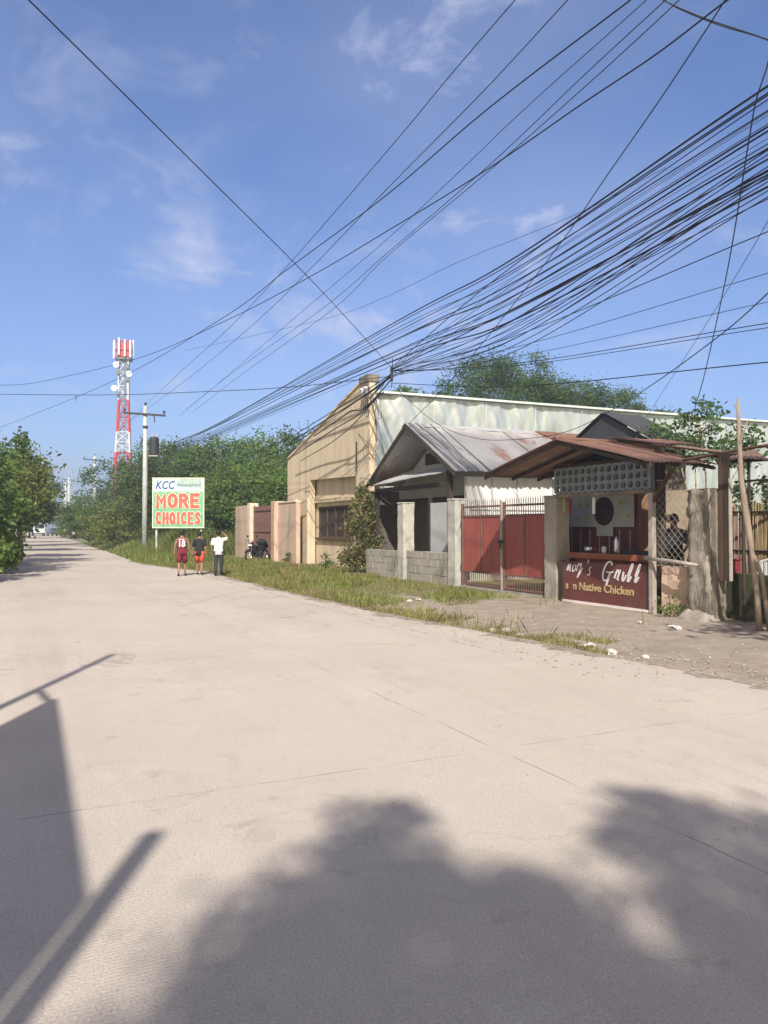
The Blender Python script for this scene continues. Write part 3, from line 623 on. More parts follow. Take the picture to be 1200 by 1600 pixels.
def gleaf(a, b_, lab=None):
    lf_ = part('gate_leaf', MB().box(a+.05, b_-.05, .10, .125, .46, 1.93), 'red', rg, lab)
    f = MB()
    for x in (a, b_-.06): f.box(x, x+.06, .07, .14, .08, 2.3)
    for z in (.08, .42, 1.93, 2.18): f.box(a+.06, b_-.06, .08, .13, z, z+.05)
    f.box((a+b_)/2-.02, (a+b_)/2+.02, .08, .10, .47, 1.93)
    part('frame', f, 'rustbar', lf_)
    br = MB(); n = int((b_-a)/.095)
    for i in range(1, n):
        x = a+(b_-a)*i/n
        br.tube([(x, .10, .10), (x, .10, .44)], .009, 5); br.tube([(x, .10, 1.95), (x, .10, 2.34), (x, .10, 2.42)], [.010, .010, .001], 5)
    part('bars', br, 'rustbar', lf_)
gleaf(3.34, 5.30); gleaf(5.36, 7.18)
for hx in (3.30, 7.2):
    for hz_ in (.5, 1.7): part('hinge', MB().tube([(hx, .1, hz_), (hx, .1, hz_+.12)], .03, 8), 'darkmetal', rg)
part('centre_post', MB().box(5.305, 5.36, .03, .07, -.05, 2.34), 'steel', rg); part('latch', MB().box(5.22, 5.44, .0, .03, 1.25, 1.33).tube([(5.33, .01, 1.25), (5.33, .01, 1.12)], .02, 6), 'darkmetal', rg)
part('threshold_rail', MB().box(3.3, 7.2, .04, .16, -.1, .05), 'concrete', rg)

# ------------------------------------------------------------------ food stall
st = thing('food_stall', 'open-fronted food stall with rusty tin gable roof, vent-block screen and orange counter', 'food stall', (9.2, .2, 0))
LE, AP, RE = (6.50, 2.87), (9.2, 3.43), (11.72, 2.80)
rf = MB(); sg = [-1.28, -.45, .38]
rs = MB()
for i in range(2):
    rs.sheet((AP[0], sg[i], AP[1]+.01*i), (AP[0], sg[i+1]+.05, AP[1]+.01*i), (RE[0], sg[i+1]+.05, RE[1]+.01*i), (RE[0], sg[i], RE[1]+.01*i), rag=.008)
rp = part('roof', rs, 'rust', st, smooth=True)
ls = MB(); [ls.sheet((AP[0], sg[i], AP[1]+.01*i), (AP[0], sg[i+1]+.05, AP[1]+.01*i), (LE[0], sg[i+1]+.05, LE[1]+.01*i), (LE[0], sg[i], LE[1]+.01*i)) for i in range(2)]
part('left_slope', ls, 'rust_brown', rp, smooth=True)
part('ridge_cap', MB().tube([(AP[0], -1.30, AP[1]+.02), (AP[0], .42, AP[1]+.03)], .045, 8), 'rust', rp)
rb = MB(); rb.sheet((9.0, .36, 3.52), (9.0, 1.15, 3.52), (11.8, 1.15, 3.0), (11.8, .36, 3.0)); rb.sheet((9.0, .36, 3.52), (9.0, 2.2, 3.52), (6.3, 2.2, 2.9), (6.3, .36, 2.9))
part('rear_roof', rb, 'rust_brown', rp, smooth=True)
part('orange_sheet', MB().sheet((8.95, .30, 3.58), (8.95, 1.75, 3.60), (10.2, 1.75, 3.36), (10.2, .30, 3.33)), 'rust', rp, smooth=True)
rr_ = MB()
for (a, b_) in ((AP, LE), (AP, RE)):
    for v in (-1.22, -.45, .30): rr_.hexa([(a[0], v, a[1]-.10), (b_[0], v, b_[1]-.10), (b_[0], v+.05, b_[1]-.10), (a[0], v+.05, a[1]-.10)], [(a[0], v, a[1]-.03), (b_[0], v, b_[1]-.03), (b_[0], v+.05, b_[1]-.03), (a[0], v+.05, a[1]-.03)])
part('rafters', rr_, 'dark', rp)
pu = MB(); pu.box(7.55, 10.7, -.03, .05, 2.97, 3.05); pu.box(7.4, 11.6, .12, .20, 2.90, 2.98); part('cross_beam', pu, 'dark', st)
part('gable_board', MB().prism([(7.75, 3.06), (9.2, 3.36), (10.7, 3.06)], .30, .33), 'bluedark', st)
# vent block screen
vb = MB(); sx0, sx1, z0, z1 = 7.62, 10.52, 2.42, 2.96; cols, rows = 14, 3; cw = (sx1-sx0)/cols; ch = (z1-z0)/rows
for i in range(cols+1): vb.box(sx0+i*cw-.028, sx0+i*cw+.028, -.04, .06, z0, z1)
for j in range(rows+1):
    for i in range(cols): vb.box(sx0+i*cw+.028, sx0+(i+1)*cw-.028, -.04, .06, z0+j*ch-.022, z0+j*ch+.022)
for i in range(cols):
    for j in range(rows):
        cx = sx0+(i+.5)*cw; cz = z0+(j+.5)*ch
        for sgx in (-1, 1):
            for sgz in (-1, 1):
                vb.prism([(cx+sgx*(cw/2-.027), cz+sgz*(ch/2-.021)), (cx+sgx*(cw/2-.075), cz+sgz*(ch/2-.021)), (cx+sgx*(cw/2-.027), cz+sgz*(ch/2-.066))], -.035, .055)
part('vent_block_screen', vb, 'breeze', st)
part('lintel', MB().box(7.55, 10.6, -.06, .08, 2.32, 2.396), 'concrete_dark', st, bevel=.01)
part('wooden_post', MB().box(10.52, 10.66, .10, .24, -.1, 3.2), 'dark', st)
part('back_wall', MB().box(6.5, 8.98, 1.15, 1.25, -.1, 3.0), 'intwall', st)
part('floor_slab', MB().box(7.4, 11.2, .25, 3.0, -.1, .16), 'concrete', st)
ct = part('counter', MB().box(7.9, 10.5, .30, .34, .2, 1.02), 'orange', st, 'orange painted counter', bevel=.008)
part('counter_top', MB().box(7.7, 10.45, .35, .62, 1.021, 1.08), 'dark', ct)
part('counter_ledge', MB().box(7.85, 10.55, .16, .29, .96, 1.09), 'orange', ct, bevel=.01)
grl = MB(); grl.box(9.3, 10.2, .38, .60, 1.081, 1.17); part('grill_tray', grl, 'darkmetal', ct)
pst = MB(); [pst.box(6.75+i*.33, 6.765+i*.33, 1.135, 1.149, .4, 1.6) for i in range(7)]; part('wall_battens', pst, 'greyboard', st)

# steel post at the stall corner
sp = thing('steel_post', 'thin pale rusty steel post at right end of maroon sign', 'post', (10.63, -.10, 0))
part('shaft', MB().box(10.58, 10.69, -.14, -.04, -.1, 2.32), 'steel', sp, bevel=.006); part('bracket', MB().hexa([(10.60, -.13, 2.1), (10.67, -.13, 2.1), (10.67, -.06, 2.1), (10.60, -.06, 2.1)], [(11.1, -.13, 2.72), (11.17, -.13, 2.72), (11.17, -.06, 2.72), (11.1, -.06, 2.72)]), 'brownwood', sp)

# sign board with writing
sb = thing('sign_board', 'maroon hand-painted grill sign with white script and gold lettering below the counter', 'sign', (9.25, -.08, 0))
part('board', MB().box(7.97, 10.56, -.10, -.06, .06, .90), 'signred', sb)
part('bottom_strip', MB().box(7.97, 10.56, -.13, -.05, .005, .055), 'strip', sb)
part('frame', MB().box(7.90, 7.97, -.11, -.04, -.02, .92).box(10.50, 10.57, -.112, -.102, .06, .9), 'dark', sb)
def stroke_letters():
    mb = MB()
    def bez(ps, n=8):
        out = []
        for i in range(len(ps)-1):
            p0 = Vector(ps[max(i-1, 0)]); p1 = Vector(ps[i]); p2 = Vector(ps[i+1]); p3 = Vector(ps[min(i+2, len(ps)-1)])
            for k in range(n):
                t = k/n; out.append(.5*((2*p1)+(-p0+p2)*t+(2*p0-5*p1+4*p2-p3)*t*t+(-p0+3*p1-3*p2+p3)*t*t*t))
        out.append(Vector(ps[-1])); return out
    def put(ps, ox, oz, sc, w, yy): 
        q = bez(ps); mb.ribbon([(ox+sc*(p[0]+.32*p[1]), oz+sc*p[1]) for p in q], w, yy)
    G = [(.62, .82), (.45, 1.0), (.22, .92), (.08, .6), (.10, .22), (.28, .02), (.48, .1), (.58, .42)], [(.30, .48), (.56, .46), (.80, .50)], [(.58, .45), (.55, .1), (.50, -.2)]
    r_ = [(0, .1), (.08, .5), (.16, .42), (.28, .5), (.22, .1), (.34, .04)]
    i_ = [(0, .45), (.02, .08), (.12, .03), (.22, .3)]
    l_ = [(0, .3), (.14, .95), (.18, .75), (.06, .1), (.16, .02), (.28, .3)]
    n_ = [(0, .05), (.06, .5), (.10, .1), (.2, .46), (.28, .4), (.27, .08), (.38, .08)]
    o_ = [(.2, .46), (.05, .38), (.04, .12), (.16, .03), (.28, .16), (.26, .4), (.16, .46), (.36, .42)]
    s_ = [(.22, .5), (.08, .42), (.1, .3), (.2, .2), (.14, .04), (0, .06)]
    ap = [(.0, .95), (.02, .72)]
    rt = [(0, .1), (.08, .55), (.18, .42), (.34, .56), (.30, .1), (.20, -.32), (.34, -.1), (.52, .3)]
    z = .62; sc = .36
    for L_, ox, w in ((n_, 8.10, .022), (o_, 8.27, .022), (rt, 8.42, .030)): put(L_, ox, z+.05, sc, w, -.113)
    put(ap, 8.72, z, sc, .02, -.113); put(s_, 8.78, z, sc*1.05, .022, -.113)
    for k_, q in enumerate(G): put(q, 9.20, z-.08, sc*1.12, .050, -.113-.003*k_)
    put(r_, 9.60, z-.05, sc*1.15, .046, -.117); put(i_, 9.82, z-.05, sc*1.15, .046, -.113); put(l_, 9.96, z-.05, sc*1.0, .046, -.117); put(l_, 10.16, z-.05, sc*1.0, .046, -.113)
    return mb
part('script_lettering', stroke_letters(), 'signwhite', sb)
def text_part(name, body, size, loc, m, parent, offset=0, shear=0, ext=.003, sx=1.0, flip='S', align='LEFT', rot=0):
    cu = bpy.data.curves.new(name, 'FONT'); cu.body = body; cu.size = size; cu.offset = offset; cu.shear = shear; cu.extrude = ext; cu.align_x = align; cu.resolution_u = 3
    tmp = bpy.data.objects.new('tmp', cu); COL.objects.link(tmp); bpy.context.view_layer.update()
    me = bpy.data.meshes.new_from_object(tmp.evaluated_get(bpy.context.evaluated_depsgraph_get())); bpy.data.objects.remove(tmp)
    me.transform(Matrix.Translation(loc) @ Matrix.Rotation(rot, 4, 'Y') @ Matrix.Rotation(math.pi/2, 4, 'X') @ Matrix.Diagonal((sx, 1, 1, 1)))
    o = ORG[parent.name]; me.transform(Matrix.Translation((-o[0], -o[1], -o[2]))); me.materials.clear(); me.name = name
    return part(name, me, m, parent)
text_part('gold_lettering', 's  n Native Chicken', .235, (8.06, -.108, .30), 'signgold', sb, .004, 0, .004, 1.12)

# banner inside the stall
bn = thing('banner', 'pale banner with dark round emblem hanging at the back of the stall', 'banner', (7.9, 1.1, 0))
part('cloth', MB().box(6.75, 8.9, 1.10, 1.112, 1.66, 2.40), 'banner', bn)
part('lower_cloth', MB().box(7.7, 8.25, 1.095, 1.099, 1.45, 1.72), 'banner', bn)
e_ = MB(); e_.lathe((7.95, 1.094, 2.02), (0, -1, 0), [(.33, 0), (.33, .008)], 28); part('emblem', e_, 'emblem', bn, 'dark oval emblem')
e2 = MB(); e2.torus((7.95, 1.085, 2.02), (0, 1, 0), .25, .010, 24, 5); e2.torus((8.0, 1.085, 1.97), (0, 1, 0), .10, .015, 16, 5); part('emblem_ring', e2, 'brownwood', bn)
e3 = MB(); [e3.lathe((x, 1.096, z), (0, -1, 0), [(.05, 0), (.05, .006)], 10) for x, z in ((7.1, 2.2), (7.4, 2.18), (7.05, 1.85), (7.4, 1.88), (8.5, 2.2), (8.75, 1.9))]; part('printed_blots', e3, 'banner_y', bn)
# water jug on the counter
jg = MB(); jg.lathe((9.0, .5, 1.081), (0, 0, 1), [(.045, 0), (.05, .02), (.05, .26), (.02, .33), (.02, .38)], 12)
solo('bottle', 'clear pale bottle standing on the stall counter', 'bottle', jg, 'chrome', (9.0, .5, 1.081), smooth=True)

def pot(label, s, v, z, r_, h, m, nm='pot'):
    q_ = thing(nm, label, nm, (s, v, z)); part('body', MB().lathe((s, v, z), (0, 0, 1), [(r_*.8, 0), (r_, h*.3), (r_, h*.8), (r_*.9, h)], 14), m, q_, smooth=True); part('lid', MB().lathe((s, v, z+h+.001), (0, 0, 1), [(r_*.95, 0), (r_*.9, .012), (r_*.2, .03), (r_*.2, .05)], 14), 'darkmetal' if m != 'darkmetal' else 'chrome', q_)
pot('dented metal pot on the left end of the orange counter', 8.15, .48, 1.081, .10, .14, 'chrome'); pot('small red-lidded jar beside the dented pot', 8.42, .46, 1.081, .045, .11, 'maroon', 'jar'); pot('pale jar in the middle of the counter', 8.62, .5, 1.081, .05, .15, 'white', 'jar')
for i, (s_x, z_x) in enumerate(((7.75, 2.15), (7.98, 2.1), (8.75, 2.12))):
    solo('hanging_packet', ('leftmost small packet strip hanging under the stall lintel', 'second small packet strip hanging under the stall lintel', 'packet strip hanging right of the round emblem under the lintel')[i], 'packet', MB().box(s_x-.04, s_x+.04, .10, .115, z_x-.18, z_x+.18), ('banner_y', 'maroon', 'white')[i], (s_x, .1, z_x))
# chain-link panel, bamboo rail, low wall, rough stump, door board
cl = thing('chain_link_fence', 'torn chain-link mesh stretched between steel post and rough concrete pillar', 'fence', (11.05, .0, 0))
cm = MB(); x0, x1, z0, z1 = 10.69, 11.42, .92, 2.55; q = .15
k = -int((z1-z0)/q)-1
while x0+k*q < x1+.01:
    a = x0+k*q
    for sg_ in (1, -1):
        # line x = a + (z-z0) or mirrored, clipped
        t0 = max(0, x0-a); t1 = min(z1-z0, x1-a)
        if t1 > t0:
            if sg_ == 1: cm.tube([(a+t0, -.02, z0+t0), (a+t1, -.02, z0+t1)], .0032, 4)
            else: cm.tube([(x1+x0-(a+t0), -.015, z0+t0), (x1+x0-(a+t1), -.015, z0+t1)], .0032, 4)
    k += 1
part('mesh_panel', cm, 'steel', cl)
part('selvage_wires', MB().tube([(10.69, -.02, .92), (11.42, -.02, .92)], .006, 5).tube([(10.69, -.02, 2.55), (11.42, -.02, 2.55)], .006, 5), 'steel', cl)
solo('bamboo_rail', 'short pale pole laid level across the chain-link mesh', 'rail', MB().tube([(10.55, -.2, 1.06), (11.3, -.22, 1.02), (11.85, -.24, .98)], [.035, .038, .03], 8), 'steel', (11.2, -.2, 1.03), smooth=True)
solo('stub_wall', 'waist-high crumbling plaster wall under the chain-link mesh', 'low wall', rough_box(10.72, 11.42, .06, .22, -.1, .90, .016, .12, 21), 'pinkwall', (11.0, .14, 0))
sp2 = thing('rough_pillar', 'thick crumbling concrete pillar at right corner of the stall', 'pillar', (11.66, .0, 0))
M['oldcrete'] = mat('old stained concrete', (.34, .30, .25), (.20, .17, .14), 2.6, .95, .9, 16, c3=(.10, .085, .065), s3=2.6, t3=(.47, .66), stretch=(1.5, 1.5, .5))
part('shaft', rough_box(11.50, 12.0, -.12, .22, -.1, 2.33, .030, .09, 31, .08), 'oldcrete', sp2, smooth=True)
part('footing', rough_box(11.32, 12.14, -.3, .4, -.12, .14, .05, .12, 34, .3), 'stone', sp2, smooth=True)
part('twin_shaft', rough_box(11.99, 12.08, -.05, .2, -.1, 2.33, .010, .12, 35), 'concrete_dark', sp2)
db = thing('wooden_door', 'tall dark brown plank door board standing right of rough pillar', 'door', (12.25, .1, 0))
part('plank', MB().box(12.10, 12.19, .0, .05, .72, 2.95), 'brownwood', db); part('plank', MB().box(12.20, 12.31, .0, .05, .72, 2.95), 'dark', db); part('pale_jamb', MB().box(12.325, 12.345, -.01, .06, .72, 2.5), 'steel', db)
solo('roof_rail', 'rusty angle-iron rail sloping up from brown door top toward the right edge', 'rail', MB().tube([(11.6, -.3, 2.86), (13.0, -.3, 2.95), (15.5, -.2, 3.02)], .03, 6), 'brownwood', (12.9, -.3, 2.93))
tr_ = thing('tin_lean_to', 'flat brown tin lean-to sheet just right of the stall roof', 'roof', (12.4, 1.2, 0))
part('sheet', MB().sheet((10.73, 1.2, 3.10), (11.9, 1.2, 3.08), (12.9, .3, 2.78), (11.63, .3, 2.92)), 'rust_brown', tr_, smooth=True)
part('post', MB().tube([(12.35, .32, -.1), (12.35, .32, 2.85)], .03, 6), 'dark', tr_); part('post', MB().tube([(11.8, 1.15, -.1), (11.8, 1.15, 3.05)], .03, 6), 'dark', tr_)
part('beam', MB().tube([(11.9, .2, 2.82), (13.9, 1.6, 2.84)], .03, 6).tube([(12.2, .3, 2.45), (14.5, .7, 2.5)], .022, 6), 'dark', tr_)
# dim yard wall & hedge behind right
solo('yard_wall', 'low wall tinted dark for its shade, below the bamboo fence', 'low wall', rough_box(11.62, 16.5, .45, .6, -.1, .82, .015, .2, 41), 'shade_tinted', (14, .5, 0))
bf = thing('bamboo_fence', 'upright split bamboo stick fence, reddish at left and straw yellow at right', 'fence', (14, 2.0, 0))
m1 = MB(); m2 = MB(); rr = random.Random(4)
for i in range(110):
    s = 10.85+i*.030+rr.uniform(-.006, .006); h = 2.05+rr.uniform(-.14, .14); l_ = rr.uniform(-.05, .05)
    (m1 if s < 11.5 else m2).tube([(s, 1.5+rr.uniform(-.01, .01), -.1), (s+l_, 1.5, h)], rr.uniform(.011, .0165), 5)
for i in range(100):
    s = 10.86+i*.033; h = 1.95+rr.uniform(-.1, .06)
    (m1 if s < 11.5 else m2).tube([(s, 1.545, -.1), (s+rr.uniform(-.02, .02), 1.545, h)], .0175, 5)
part('red_sticks', m1, 'bamboo_red', bf, 'reddish bamboo sticks'); part('yellow_sticks', m2, 'bamboo', bf, 'straw yellow bamboo sticks')
part('rails', MB().tube([(10.8, 1.47, 1.2), (14.2, 1.47, 1.22)], .018, 5).tube([(10.8, 1.47, 1.95), (14.2, 1.47, 1.93)], .018, 5), 'dark', bf)
pwl = thing('pale_wall', 'pale plaster wall lit by sun behind the standing man, orange at its left end', 'wall', (8.6, 2.55, 0))
part('plaster', MB().box(8.10, 9.75, 2.5, 2.6, -.1, 2.5), 'palewall', pwl); part('orange_end', MB().box(7.3, 8.097, 2.5, 2.6, -.1, 2.5), 'orangewall', pwl, 'orange tan end of the wall')
# red crate and white chair in yard
rc = thing('red_crate', 'dull red plastic crate on the shaded low wall beside brown door', 'crate', (11.85, .5, .83))
part('body', MB().box(11.72, 12.02, .42, .64, .835, 1.06), 'maroon', rc, bevel=.01); part('rim', MB().box(11.70, 12.04, .40, .66, 1.06, 1.085), 'maroon', rc)
ch_ = thing('plastic_chair', 'white plastic chair in the yard behind the slender leaning trunk', 'chair', (12.15, .95, 0))
part('seat', MB().box(11.95, 12.40, .75, 1.15, .42, .46), 'white', ch_, bevel=.015)
bk = MB(); bk.tube([(11.93, 1.15, .45), (11.92, 1.18, .85), (12.00, 1.2, 1.02), (12.18, 1.21, 1.07), (12.36, 1.2, 1.02), (12.43, 1.18, .85), (12.42, 1.15, .45)], .028, 7); [bk.box(12.00+i*.09, 12.05+i*.09, 1.17, 1.19, .48, 1.02) for i in range(5)]
part('backrest', bk, 'white', ch_, smooth=False)
for a, b_ in ((11.97, .77), (12.38, .77), (11.97, 1.13), (12.38, 1.13)): part('leg', MB().tube([(a, b_, 0), (a, b_, .43)], .02, 6), 'white', ch_)

# ------------------------------------------------------------------ people
def skinned(name, nodes, edges, root, parent, m, sub=1):
    names = list(nodes); me = bpy.data.meshes.new(name)
    me.from_pydata([nodes[k][0] for k in names], [(names.index(a), names.index(b_)) for a, b_ in edges], [])
    ob = bpy.data.objects.new(name, me); COL.objects.link(ob); ob.parent = parent; ORG[ob.name] = (0, 0, 0)
    sk = ob.modifiers.new('skin', 'SKIN'); sk.use_smooth_shade = True
    if not me.skin_vertices: pass
    lay = me.skin_vertices[0].data
    for i, k in enumerate(names):
        r = nodes[k][1]; lay[i].radius = r if isinstance(r, tuple) else (r, r); lay[i].use_root = (k == root)
    ss = ob.modifiers.new('sub', 'SUBSURF'); ss.levels = sub; ss.render_levels = sub
    me.materials.append(M[m]); return ob
def person(label, loc, rz, h, top, bottom, skin='skin', stride=.25, sleeves=True, arms=None, btype='shorts', long_hair=0, face=False):
    t = thing('person', label, 'person', loc, 'W', None, rz, local=True); k = h/1.72
    def S(x, y, z): return (x*k, y*k, z*k)
    N = {}; E = []
    N['pel'] = (S(0, 0, .93), .12*k); N['sp'] = (S(0, -.01, 1.1), .11*k); N['ch'] = (S(0, 0, 1.28), .125*k); N['nb'] = (S(0, -.01, 1.42), .07*k)
    N['nk'] = (S(0, 0, 1.48), .052*k); N['hd0'] = (S(0, .015, 1.56), .078*k); N['hd1'] = (S(0, .015, 1.65), .088*k)
    E += [('pel', 'sp'), ('sp', 'ch'), ('ch', 'nb'), ('nb', 'nk'), ('nk', 'hd0'), ('hd0', 'hd1')]
    legs = {}
    for sd, sg_ in (('l', -1), ('r', 1)):
        st_ = stride*sg_; 
        hip = S(sg_*.09, 0, .88); kn = S(sg_*.10, st_*.45+.03, .49); an = S(sg_*.10, st_*.9-(.05 if st_ < 0 else 0), .09+(.04 if st_ < -.1 else 0)); toe = S(sg_*.115, st_*.9+.15-(.05 if st_ < 0 else 0), .035)
        N['hip'+sd] = (hip, .095*k); N['kn'+sd] = (kn, .058*k); N['cf'+sd] = (tuple((a*.65+b_*.35) for a, b_ in zip(kn, an)), .056*k); N['an'+sd] = (an, .038*k); N['toe'+sd] = (toe, .036*k)
        E += [('pel', 'hip'+sd), ('hip'+sd, 'kn'+sd), ('kn'+sd, 'cf'+sd), ('cf'+sd, 'an'+sd), ('an'+sd, 'toe'+sd)]; legs[sd] = (hip, kn, an, toe)
        sh_ = S(sg_*.185, -.01, 1.38); el, wr = (arms or {}).get(sd, ((sg_*.25, -.06*sg_-.01, 1.10), (sg_*.27, .05-.06*sg_, .87)))
        el = S(*el); wr = S(*wr); N['sh'+sd] = (sh_, .055*k); N['el'+sd] = (el, .038*k); N['wr'+sd] = (wr, .026*k)
        dv = (Vector(wr)-Vector(el)).normalized(); palm = Vector(wr)+dv*.06*k; N['pm'+sd] = (tuple(palm), (.036*k, .018*k))
        E += [('nb', 'sh'+sd), ('sh'+sd, 'el'+sd), ('el'+sd, 'wr'+sd), ('wr'+sd, 'pm'+sd)]
        side = dv.cross(Vector((1, 0, 0))).normalized() if abs(dv.x) < .9 else Vector((0, 1, 0))
        for f in range(4):
            b0 = palm+dv*.03*k+side*(f-1.5)*.019*k; b1 = b0+dv*(.038-.004*abs(f-1.5))*k+Vector((-sg_*.006, 0, 0)); b2 = b1+dv*.028*k+Vector((-sg_*.016, 0, 0))
            for q, (pt, r) in enumerate(((b0, .009*k), (b1, .0085*k), (b2, .007*k))): N['f%s%d%d' % (sd, f, q)] = (tuple(pt), r)
            E += [('pm'+sd, 'f%s%d0' % (sd, f)), ('f%s%d0' % (sd, f), 'f%s%d1' % (sd, f)), ('f%s%d1' % (sd, f), 'f%s%d2' % (sd, f))]
        th0 = Vector(wr)+dv*.03*k+side*.032*k; th1 = th0+dv*.03*k+side*.02*k; N['t0'+sd] = (tuple(th0), .011*k); N['t1'+sd] = (tuple(th1), .008*k); E += [('wr'+sd, 't0'+sd), ('t0'+sd, 't1'+sd)]
    body = skinned('body', N, E, 'pel', t, skin, 1)
    # shirt
    hem = .80 if top != 'blackcloth' else .78
    s_ = MB(); s_.loft([S(0, 0, hem)+(.185*k, .125*k), S(0, 0, .95)+(.178*k, .122*k), S(0, 0, 1.1)+(.165*k, .118*k), S(0, 0, 1.26)+(.192*k, .125*k), S(0, -.005, 1.36)+(.205*k, .112*k), S(0, -.01, 1.425)+(.14*k, .09*k), S(0, -.005, 1.46)+(.075*k, .07*k)], 18)
    if sleeves:
        for sd in 'lr':
            a = Vector(N['sh'+sd][0]); b_ = Vector(N['el'+sd][0]); s_.tube([tuple(a+Vector((-.05*k*(1 if sd == 'r' else -1), 0, .0))), tuple(a), tuple(a.lerp(b_, .5)), tuple(a.lerp(b_, .82))], [.072*k, .072*k, .066*k, .070*k], 10)
    shirt = part('shirt', s_, top, t, smooth=True)
    b = MB()
    b.loft([S(0, 0, .80)+(.165*k, .118*k), S(0, 0, .90)+(.172*k, .122*k), S(0, 0, 1.0)+(.160*k, .112*k)], 16)
    for sd in 'lr':
        hip, kn, an, toe = map(Vector, legs[sd])
        if btype == 'shorts': b.tube([tuple(hip+Vector((0, 0, .06*k))), tuple(hip.lerp(kn, .45)), tuple(hip.lerp(kn, .92))], [.105*k, .098*k, .100*k], 12)
        else: b.tube([tuple(hip+Vector((0, 0, .06*k))), tuple(hip.lerp(kn, .5)), tuple(kn), tuple(kn.lerp(an, .5)), tuple(an+Vector((0, 0, -.03*k)))], [.105*k, .088*k, .072*k, .062*k, .055*k], 12)
    part('shorts' if btype == 'shorts' else 'trousers', b, bottom, t, smooth=True)
    hr = MB(); c = S(0, .0, 1.665); hr.ball((c[0], c[1]-.006, c[2]), .094*k, .104*k, .088*k, 14, 9)
    hr.ball((c[0], c[1]-.035*k, c[2]-.05*k), .086*k, .066*k, (.08+long_hair)*k, 12, 7)
    part('hair', hr, 'hair', t, smooth=True)
    for sd in 'lr':
        hip, kn, an, toe = map(Vector, legs[sd]); f = MB(); d = (toe-an); d.z = 0; d.normalize()
        f.tube([tuple(an+Vector((0, 0, -.06*k))-d*.05*k), tuple(toe+d*.02+Vector((0, 0, -.015)))], [.04*k, .045*k], 8, .45)
        part('shoe', f, 'rubber', t)
    return t, N, k
t1, N1, k1 = person('teenager in maroon sleeveless basketball jersey number 18 and matching shorts walking away', (-6.86, 26.1, 0), R(8), 1.54, 'maroon', 'maroon', sleeves=False, stride=.17, arms={'r': ((.27, .03, 1.12), (.33, .12, .90)), 'l': ((-.25, -.05, 1.12), (-.27, -.0, .88))})
me18 = text_part('jersey_number', '18', .30, (0, -.128, 1.0), 'whitecloth', t1, .008, 0, .004, .85, align='CENTER')
part('jersey_name_bar', MB().box(-.09, .09, -.137, -.128, 1.235, 1.262), 'whitecloth', t1)
person('teenager in black T-shirt and orange-red shorts walking between the other two', (-6.42, 26.75, 0), R(4), 1.50, 'blackcloth', 'redcloth', stride=-.12)
person('teenager in white T-shirt and dark trousers raising the right hand to the head', (-5.64, 26.2, 0), R(6), 1.54, 'whitecloth', 'darkcloth', stride=.08, btype='long', arms={'r': ((.36, .0, 1.42), (.20, .03, 1.60)), 'l': ((-.26, -.03, 1.12), (-.25, .06, .92))}, long_hair=.02)
pm_ = W(10.32, .80, .16)
tm, Nm, km = person('man in dark T-shirt standing in shade behind the chain-link mesh, facing the road', tuple(pm_), R(180-20), 1.74, 'blackcloth', 'darkcloth', 'skindark', stride=.03, btype='long', arms={'r': ((.27, -.02, 1.12), (.22, .20, 1.02)), 'l': ((-.27, -.02, 1.12), (-.20, .20, 1.04))})
fc = MB(); fc.tube([(0, .10*km, 1.62*km), (0, .125*km, 1.575*km)], [.010*km, .018*km], 6); fc.ball((.09*km, .0, 1.60*km), .016*km, .02*km, .03*km, 6, 5); fc.ball((-.09*km, .0, 1.60*km), .016*km, .02*km, .03*km, 6, 5); fc.tube([(-.03*km, .092*km, 1.53*km), (.03*km, .092*km, 1.53*km)], .008*km, 5)
part('nose_mouth_ears', fc, 'skindark', tm, smooth=True)
ey = MB(); [ey.ball((sg_*.033*km, .088*km, 1.615*km), .013*km, .01*km, .009*km, 6, 4) for sg_ in (-1, 1)]; part('eyes', ey, 'hair', tm)

# ------------------------------------------------------------------ motorcycle
mc = thing('motorcycle', 'black underbone motorcycle parked at the dark gate, front wheel toward the road', 'motorcycle', (-6.15, 37.2, 0), 'W', None, R(-118), local=True)
for x, nm in ((.62, 'front'), (-.62, 'rear')):
    w = part('wheel', MB().torus((x, 0, .29), (0, 1, 0), .25, .045, 28, 8), 'rubber', mc, smooth=True)
    rm = MB(); rm.torus((x, 0, .29), (0, 1, 0), .205, .014, 24, 6); rm.lathe((x, -.05, .29), (0, 1, 0), [(.04, 0), (.04, .1)], 12)
    [rm.tube([(x, 0, .29), (x+.205*math.cos(a), 0, .29+.205*math.sin(a))], .006, 4) for a in [i*math.pi/4 for i in range(8)]]
    part('rim', rm, 'chrome', w)
part('front_fork', MB().tube([(.62, .07, .29), (.47, .07, .78)], .022, 7).tube([(.62, -.07, .29), (.47, -.07, .78)], .022, 7).tube([(.47, -.09, .78), (.47, .09, .78)], .025, 7), 'chrome', mc)
part('front_mudguard', MB().rings([[(.62+.32*math.cos(a)+dx, y, .29+.32*math.sin(a)) for (y, dx) in ((-.06, 0), (.06, 0), (.05, .02), (-.05, .02))] for a in [R(30+i*15) for i in range(9)]]), 'blackpaint', mc)
part('fairing', MB().rings([[(.40, -.1, .95), (.40, .1, .95), (.52, .07, .95), (.52, -.07, .95)], [(.36, -.19, .75), (.36, .19, .75), (.53, .13, .75), (.53, -.13, .75)], [(.26, -.17, .45), (.26, .17, .45), (.42, .13, .45), (.42, -.13, .45)]]), 'blackpaint', mc, bevel=.02)
part('frame', MB().tube([(.42, 0, .9), (.2, 0, .5), (-.1, 0, .45), (-.35, 0, .68), (-.75, 0, .75)], .05, 8), 'blackpaint', mc)
part('engine', MB().box(-.12, .22, -.13, .13, .22, .46), 'darkmetal', mc, bevel=.03)
